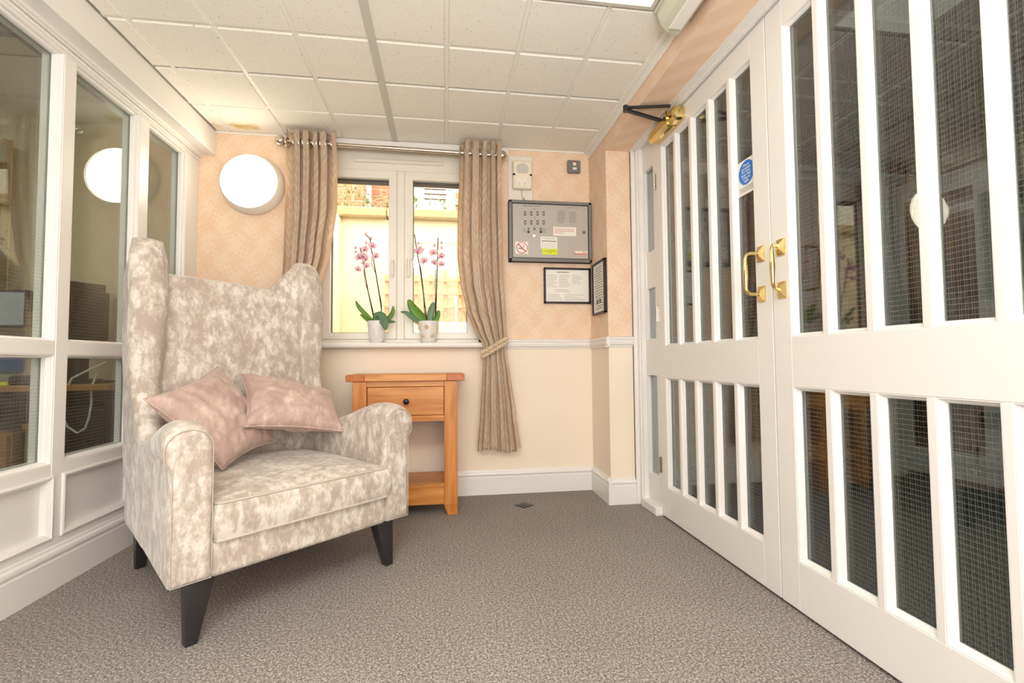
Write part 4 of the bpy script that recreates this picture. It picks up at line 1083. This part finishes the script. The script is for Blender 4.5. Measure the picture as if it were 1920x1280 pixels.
orchid('potted_orchid', 'pink orchid in an embossed silver pot, in front of the left casement', -.396, .038, .055,
       [[(-.409, 1.02), (-.427, 1.112), (-.446, 1.203), (-.462, 1.3), (-.47, 1.364), (-.483, 1.418), (-.491, 1.461)],
        [(-.371, 1.02), (-.371, 1.107), (-.389, 1.225), (-.402, 1.312), (-.416, 1.393), (-.428, 1.452), (-.433, 1.501), (-.440, 1.52), (-.459, 1.535)]],
       [[(-.405, 1.02), (-.417, 1.085), (-.443, 1.192), (-.464, 1.257), (-.474, 1.332)], [(-.373, 1.02), (-.369, 1.13), (-.382, 1.19), (-.40, 1.30), (-.428, 1.37), (-.424, 1.44)]],
       [(-.458, 1.443), (-.419, 1.466), (-.455, 1.389), (-.4, 1.407), (-.501, 1.329), (-.494, 1.399), (-.452, 1.351), (-.470, 1.405)],
       [(-.459, 1.539), (-.427, 1.515), (-.457, 1.488), (-.516, 1.458), (-.514, 1.434), (-.478, 1.369)],
       [([(-.400, 1.020), (-.392, 1.056), (-.368, 1.055), (-.345, 1.02), (-.336, .975)], .060, 'leafblue', -.075),
        ([(-.410, 1.022), (-.463, 1.075), (-.495, 1.112), (-.511, 1.145)], .026, 'leaf', -.02),
        ([(-.375, 1.022), (-.335, 1.045), (-.307, 1.08), (-.303, 1.12)], .028, 'leaf', .0),
        ([(-.370, 1.022), (-.325, 1.028), (-.286, 1.024)], .022, 'leafblue', -.03),
        ([(-.41, 1.022), (-.44, 1.036), (-.482, 1.066)], .026, 'leaf', -.04)], False)
orchid('potted_orchid', 'pink orchid in a white pot with tan roses, before the right casement', -.0985, .041, .060,
       [[(-.106, 1.02), (-.119, 1.114), (-.13, 1.207), (-.141, 1.295), (-.151, 1.366), (-.165, 1.437), (-.18, 1.547)],
        [(-.057, 1.02), (-.055, 1.115), (-.052, 1.208), (-.049, 1.307), (-.046, 1.39), (-.045, 1.457), (-.042, 1.532)]],
       [[(-.110, 1.02), (-.124, 1.10), (-.128, 1.2), (-.142, 1.33), (-.148, 1.37)], [(-.06, 1.02), (-.058, 1.12), (-.060, 1.25), (-.056, 1.34)]],
       [(-.158, 1.437), (-.122, 1.386), (-.062, 1.376), (-.022, 1.369), (-.025, 1.416), (-.068, 1.434), (-.148, 1.452)],
       [(-.157, 1.495), (-.187, 1.461), (-.189, 1.398), (-.063, 1.484), (-.022, 1.502), (-.022, 1.471)],
       [([(-.100, 1.020), (-.140, 1.052), (-.185, 1.103), (-.213, 1.156)], .062, 'leaf', -.02),
        ([(-.11, 1.020), (-.159, 1.034), (-.202, 1.062), (-.225, 1.078), (-.255, 1.081)], .030, 'leafblue', -.05),
        ([(-.092, 1.020), (-.087, 1.071), (-.076, 1.115), (-.068, 1.146)], .042, 'leafblue', .0),
        ([(-.070, 1.020), (-.049, 1.06), (-.038, 1.097)], .034, 'leaf', .0)], True)

# ------------------------------------------------------------------ outside the window
gw = empty('garden_wall', 'pale roughcast garden wall outside the window', 'garden wall', (-.3, 4.2, 0), kind=K)
put('render_face', B().box(-3.2, 2.2, 4.2, 4.45, -.5, 2.05), 'plasterext', gw, flat=True)
put('return_pier', B().box(-1.35, -.895, 4.08, 4.2, -.5, 2.05, .01), 'plasterext', gw)
for k in range(6):
    a = -3.2 + k * .9; put('coping_stone', B().box(a, a + .893, 4.12, 4.52, 2.05 + .002 * (k % 2), 2.135, .012), 'coping', gw)
tag(put('ground', B().box(-6, 6, 2.96, 9, -.5, -.02), 'paving'), 'paved yard outside the window', 'paving', kind=K)
hw = empty('house_wall', 'red brick house wall rising behind the garden wall', 'brick wall', (0, 5.8, 0), kind=K)
put('mortar_bed', B().box(-5, 5, 5.81, 6.0, -.5, 6.0), 'mortar', hw, flat=True)
bs = B().box(-.1075, .1075, 0, .10, -.0325, .0325, .003, seg=1)
proto = None; row = 0; z = 2.34
while z < 3.3:
    off = (.1125 if row % 2 else 0) - 1.9
    for k in range(13):
        x = off + k * .225
        if not (-.36 < x + .11 and x - .11 < .12 and z > 2.66):
            c = (x, random.uniform(-.004, .002), z)
            if proto is None: proto = put('brick', bs, 'brickred', hw, local=True, flat=True); proto.location = (c[0], c[1], c[2])
            else: again(proto, c, hw)
    z += .075; row += 1
b = B().box(-.325, -.255, 5.76, 5.84, 2.70, 3.3).box(.015, .085, 5.76, 5.84, 2.70, 3.3).box(-.35, .11, 5.70, 5.84, 2.64, 2.72)
lw = put('louvre_window', b, 'pvc', hw, flat=True)
for k in range(8): put('slat', B().box(-.255, .015, 5.775, 5.80, 2.745 + k * .062, 2.785 + k * .062), 'pvc', lw, flat=True)
put('dark_gap', B().box(-.255, .015, 5.80, 5.805, 2.72, 3.3), 'hallglass', lw, flat=True)
dp = tag(put('downpipe', B().tube([(-.905, 5.74, -.4), (-.905, 5.74, 3.4)], .034, 14).tube([(-.905, 5.74, 2.70), (-.905, 5.74, 2.78)], .042, 14), 'pipe'), 'grey downpipe on the brick house wall outside', 'pipe')
tr = empty('trellis', 'square garden trellis leaning on the pale wall outside', 'trellis', (.0, 4.16, .6))
for k in range(8):
    x = -.52 + .127 * k; top = 1.555 + .05 * math.sin(PI * ((k % 3) / 2)); put('upright_slat', B().box(x, x + .03, 4.165, 4.18, .3, top, .002), 'trellis', tr)
for k in range(10):
    z = 1.495 - .1165 * k; put('cross_slat', B().box(-.52, .50, 4.145, 4.163, z, z + .026, .002), 'trellis', tr)
tag(put('wall_pipe', B().tube([(.095, 4.12, .2), (.095, 4.12, 1.36)], .010, 8), 'pvc'), 'thin white pipe standing before the trellis outside', 'pipe')
tag(put('training_wire', B().tube([(-.5, 4.17, 1.838), (.6, 4.17, 1.848)], .003, 5), 'twig'), 'thin wire stretched across the pale garden wall', 'wire')
# straggling climber on the coping
cb = empty('climbing_plant', 'straggly climber with small leaves along the garden wall top', 'climbing plant', (-.5, 4.4, 2.13))
rn = random.Random(3); b = B(); lv = B()
for k in range(42):
    x = rn.uniform(-1.25, .45); p = Vector((x, rn.uniform(4.3, 4.5), 2.14)); d = Vector((rn.uniform(-.6, .6), rn.uniform(-.1, .3), 1)).normalized(); pts = [p.copy()]
    H_ = rn.uniform(.1, .6)
    for q in range(7):
        d = (d + Vector((rn.uniform(-.35, .35), rn.uniform(-.2, .2), rn.uniform(-.25, .1)))).normalized(); p = p + d * H_ / 7; pts.append(p.copy())
        for _ in range(2 if p.z < 2.32 else 1):
            c = p + Vector((rn.uniform(-.03, .03), rn.uniform(-.03, .03), rn.uniform(-.02, .02))); r_ = rn.uniform(.008, .02)
            m = Matrix.Translation(c) @ Euler((rn.uniform(0, 6), rn.uniform(0, 6), rn.uniform(0, 6))).to_matrix().to_4x4()
            t = bmesh.new(); vs = [t.verts.new(m @ Vector(v)) for v in ((-r_, 0, 0), (-r_ * .3, r_ * .6, .002), (r_ * .6, r_ * .4, 0), (r_ * 1.2, 0, -.002), (r_ * .6, -r_ * .4, 0), (-r_ * .3, -r_ * .6, .002))]; t.faces.new(vs); lv._add(t)
    b.tube(pts, .0035, 4)
put('twigs', b, 'twig', cb, flat=True)['kind'] = 'stuff'
put('leaves', lv, 'ivy', cb, flat=True)['kind'] = 'stuff'

# ------------------------------------------------------------------ hall beyond the double doors
tag(put('floor_hall', B().box(1.11, 3.7, YF, 3.0, -.12, -.0005), 'hallcarpet'), 'dark teal grey carpet in the hall beyond the doors', 'floor', kind=K)
tag(put('ceiling_hall', B().box(1.2, 3.7, YF, 3.0, 2.26, 2.32), 'hallceil'), 'dim ceiling of the hall beyond the doors', 'ceiling', kind=K)
b = B()
for k in range(5): b.box(1.2 + .6 * k, 1.224 + .6 * k, YF, 2.9, 2.254, 2.26)
for k in range(8): b.box(1.2, 3.7, YF + .6 * k, YF + .024 + .6 * k, 2.254, 2.26)
tag(put('trim_11', b, 'hallwhite', flat=True), 'pale ceiling grid bars in the hall', 'trim', kind=K)
tag(put('wall_hall_side', B().box(3.6, 3.7, YF, 3.0, 0, 2.3), 'hallwall'), 'dull painted side wall of the hall', 'wall', kind=K)
tag(put('wall_hall_near', B().box(1.2, 3.7, YF - .1, YF, 0, 2.3), 'hallwall'), 'dull painted near wall of the hall', 'wall', kind=K)
hb = empty('wall_hall_end', 'dark brick end wall of the hall seen through the doors', 'wall', (2.3, 2.9, 0), kind=K)
put('mortar_bed', B().box(1.2, 3.7, 2.91, 3.1, 0, 2.3), 'mortardark', hb, flat=True)
proto = None; row = 0; z = .0375
bs = B().box(-.1075, .1075, 0, .06, -.0325, .0325, .003, seg=1)
while z < 2.0:
    off = 1.45 + (.1125 if row % 2 else 0)
    for k in range(8):
        c = (off + k * .225 - 2.3, random.uniform(-.003, .003), z)
        if proto is None: proto = put('brick', bs, 'brickdark', hb, local=True, flat=True); proto.location = c
        else: again(proto, c, hb)
    z += .075; row += 1
put('cornice', B().box(1.2, 3.7, 2.84, 2.91, 2.02, 2.10, .01), 'hallwhite', hb)
ht = empty('hall_table', 'wooden table with tapered legs standing by the hall brick wall', 'table', (2.25, 2.7, 0))
put('table_top', B().box(1.93, 2.57, 2.52, 2.85, .70, .735, .004), 'hallwood', ht)
for lx in (1.95, 2.50):
    for ly in (2.545, 2.79): put('leg', B().box(lx, lx + .05, ly, ly + .045, .28, .70, .002).frustum((lx + .025, ly + .0225, .28), .05, .045, (lx + .03, ly + .0225, 0), .036, .036), 'hallwood', ht)
for y_ in (2.555, 2.80): put('apron', B().box(2.0, 2.50, y_, y_ + .022, .50, .57, .002), 'hallwood', ht); put('stretcher', B().box(2.0, 2.50, y_, y_ + .022, .19, .235, .002), 'hallwood', ht)
tag(put('trim_12', B().box(3.0, 3.11, 2.80, 2.90, 0, 2.02, .004), 'hallwhite'), 'dim white door post in the hall', 'trim', kind=K)
hd_ = empty('door_3', 'dim white glazed door standing ajar in the hall', 'door', (3.13, 2.87, 0), math.radians(-75), kind=K)
hdz = [(.03, .20), (.82, .96), (1.86, 1.98)]
for z0, z1 in hdz: put('rail', B().box(.09, .46, -.02, .02, z0, z1), 'hallwhite', hd_, local=True)
for a, c in ((0, .09), (.46, .55)): put('stile', B().box(a, c, -.02, .02, .03, 1.98), 'hallwhite', hd_, local=True)
for z0, z1 in ((.20, .82), (.96, 1.86)): put('pane', B().box(.09, .46, -.004, .004, z0, z1), 'hallglass', hd_, local=True, flat=True)
put('hinge', B().box(.55, .56, -.022, -.012, .18, .27).box(.55, .56, -.022, -.012, 1.6, 1.69), 'steel', hd_, local=True)

# ------------------------------------------------------------------ office behind the left partition
tag(put('floor_office', B().box(-4.2, -1.46, YF, 3.0, -.12, 0), 'hallcarpet'), 'dark carpet in the office behind the partition', 'floor', kind=K)
tag(put('ceiling_office', B().box(-4.2, -1.448, YF, 3.0, 2.26, 2.32), 'offceil'), 'pale ceiling of the office behind the partition', 'ceiling', kind=K)
b = B()
for k in range(5): b.box(-1.9 - .6 * k, -1.876 - .6 * k, YF, 2.85, 2.252, 2.26)
for k in range(7): b.box(-4.2, -1.45, 2.3 - .6 * k, 2.324 - .6 * k, 2.252, 2.26)
tag(put('trim_13', b, 'greymetal', flat=True), 'ceiling grid bars in the office', 'trim', kind=K)
tag(put('wall_office_end', B().box(-4.2, -1.46, 2.88, 3.0, 0, 2.3), 'offwall'), 'beige end wall of the office behind the monitors', 'wall', kind=K)
tag(put('wall_office_far', B().box(-4.3, -4.2, YF, 3.0, 0, 2.3), 'offwall'), 'beige far wall of the office', 'wall', kind=K)
tag(put('wall_office_near', B().box(-4.2, -1.46, YF - .1, YF, 0, 2.3), 'offwall'), 'beige near wall of the office', 'wall', kind=K)
dk = empty('office_desk', 'beech office desk behind the glazed partition', 'desk', (-2.2, 2.55, 0))
put('desk_top', B().box(-3.0, -1.47, 2.30, 2.86, .675, .702, .003), 'beech', dk)
put('side_panel', B().box(-1.50, -1.478, 2.34, 2.84, 0, .675), 'plastblack', dk); put('modesty_panel', B().box(-3.0, -1.50, 2.80, 2.82, .02, .675), 'plastblack', dk)
ped = empty('drawer_pedestal', 'beech drawer pedestal under the office desk, far left', 'drawer unit', (-2.15, 2.5, 0))
put('carcass', B().box(-2.33, -1.93, 2.42, 2.78, 0, .49, .003), 'beech', ped)
for k in range(3): put('drawer_front', B().box(-2.32, -1.94, 2.405, 2.42, .02 + k * .155, .165 + k * .155, .002), 'beech', ped)
cbn = empty('wooden_cabinet', 'small beech box beside the computer under the office desk', 'box', (-1.78, 2.5, 0))
put('carcass', B().box(-1.86, -1.70, 2.40, 2.70, 0, .51, .003), 'beech', cbn); put('lid', B().box(-1.87, -1.69, 2.39, 2.71, .50, .525, .002), 'beech', cbn)
pc = empty('computer_tower', 'black computer tower under the office desk', 'computer', (-1.6, 2.55, 0))
put('case', B().box(-1.685, -1.51, 2.36, 2.78, .02, .60, .006), 'plastblack', pc); put('front_bezel', B().box(-1.68, -1.515, 2.35, 2.362, .03, .59, .004), 'plastblack', pc)
def monitor(name, label, x, y, rz, w_, h_, z0, front):
    r = empty(name, label, 'monitor', (x, y, .702), rz)
    put('casing', B().box(-w_ / 2, w_ / 2, -.02, .02, z0 - .702, z0 - .702 + h_, .006), 'plastblack', r, local=True)
    put('rear_housing', B().frustum((0, .03 if front else -.03, z0 - .66), w_ * .6, .03, (0, .03 if front else -.03, z0 - .74 + h_), w_ * .5, .03), 'plastblack', r, local=True)
    sy = -.0215 if front else .0205
    put('screen', B().box(-w_ / 2 + .014, w_ / 2 - .014, sy, sy + .001, z0 - .69, z0 - .716 + h_), 'screen', r, local=True, flat=True)
    put('stand', B().box(-.02, .02, -.012, .012, .01, z0 - .66).box(-.10, .10, -.07, .07, 0, .012, .003), 'plastblack', r, local=True)
    return r
monitor('monitor', 'monitor with lit grey screen at the far left of the office', -2.33, 2.68, math.radians(4), .48, .19, .98, True)
m2 = monitor('monitor', 'black monitor seen from behind, taller one beside the partition', -1.90, 2.71, math.radians(62), .26, .31, .91, False)
m3 = monitor('monitor', 'black monitor seen from behind, lower one nearest the post', -1.685, 2.46, math.radians(66), .20, .235, .905, False)
lb2 = put('asset_label', B().box(-.02, .0, -.0215, -.0205, .345, .37), 'paper', m3, local=True, flat=True)
tag(put('document_tray', B().box(-2.22, -2.0, 2.36, 2.56, .7025, .755, .006), 'tray'), 'pale plastic document tray on the office desk', 'tray')
tag(put('folder_box', B().box(-2.21, -1.99, 2.38, 2.55, .7565, .82, .004), 'plastblue'), 'blue box resting on the pale document tray', 'box')
tag(put('desk_phone', B().box(-1.88, -1.77, 2.32, 2.39, .7025, .745, .008), 'plastblack'), 'dark desk phone on the office desk by the partition', 'phone')
tag(put('sticky_pad', B().box(-1.97, -1.91, 2.36, 2.42, .7025, .715), 'yellow', flat=True), 'yellow sticky note pad on the office desk', 'note pad')
pts = [(-1.52, 2.36, .80), (-1.57, 2.34, .77), (-1.635, 2.33, .73), (-1.66, 2.32, .66), (-1.668, 2.32, .58), (-1.64, 2.32, .52), (-1.60, 2.32, .49), (-1.57, 2.32, .51), (-1.555, 2.32, .56), (-1.555, 2.33, .62), (-1.565, 2.34, .68), (-1.55, 2.35, .75)]
tag(put('white_cable', B().tube(pts, .0045, 6), 'cablewhite'), 'white cable looped over the edge of the office desk', 'cable')
oc = bmesh.new(); prev = None
for k in range(61):
    x = -2.62 + .34 * k / 60; y_ = 2.80 + .018 * math.sin(k * .9)
    cur = (oc.verts.new((x, y_, 1.0)), oc.verts.new((x, y_, 1.99)))
    if prev: oc.faces.new((prev[0], cur[0], cur[1], prev[1]))
    prev = cur
bmesh.ops.solidify(oc, geom=oc.faces[:], thickness=.003)
tag(put('office_curtain', oc, 'offcurtain', sharp=2), 'mustard yellow curtain on the office end wall', 'curtain')

# ------------------------------------------------------------------ shared group phrases for repeated things
for o in list(bpy.data.objects):
    if o.parent: continue
    g = {'curtain': 'leaf patterned curtains at the window', 'framed_certificate': 'black framed certificates near the corner',
         'potted_orchid': 'potted orchids on the window sill', 'scatter_cushion': 'pink velvet cushions on the armchair',
         'monitor': 'monitors on the office desk'}.get(o.name.split('.')[0])
    if g: o['group'] = g
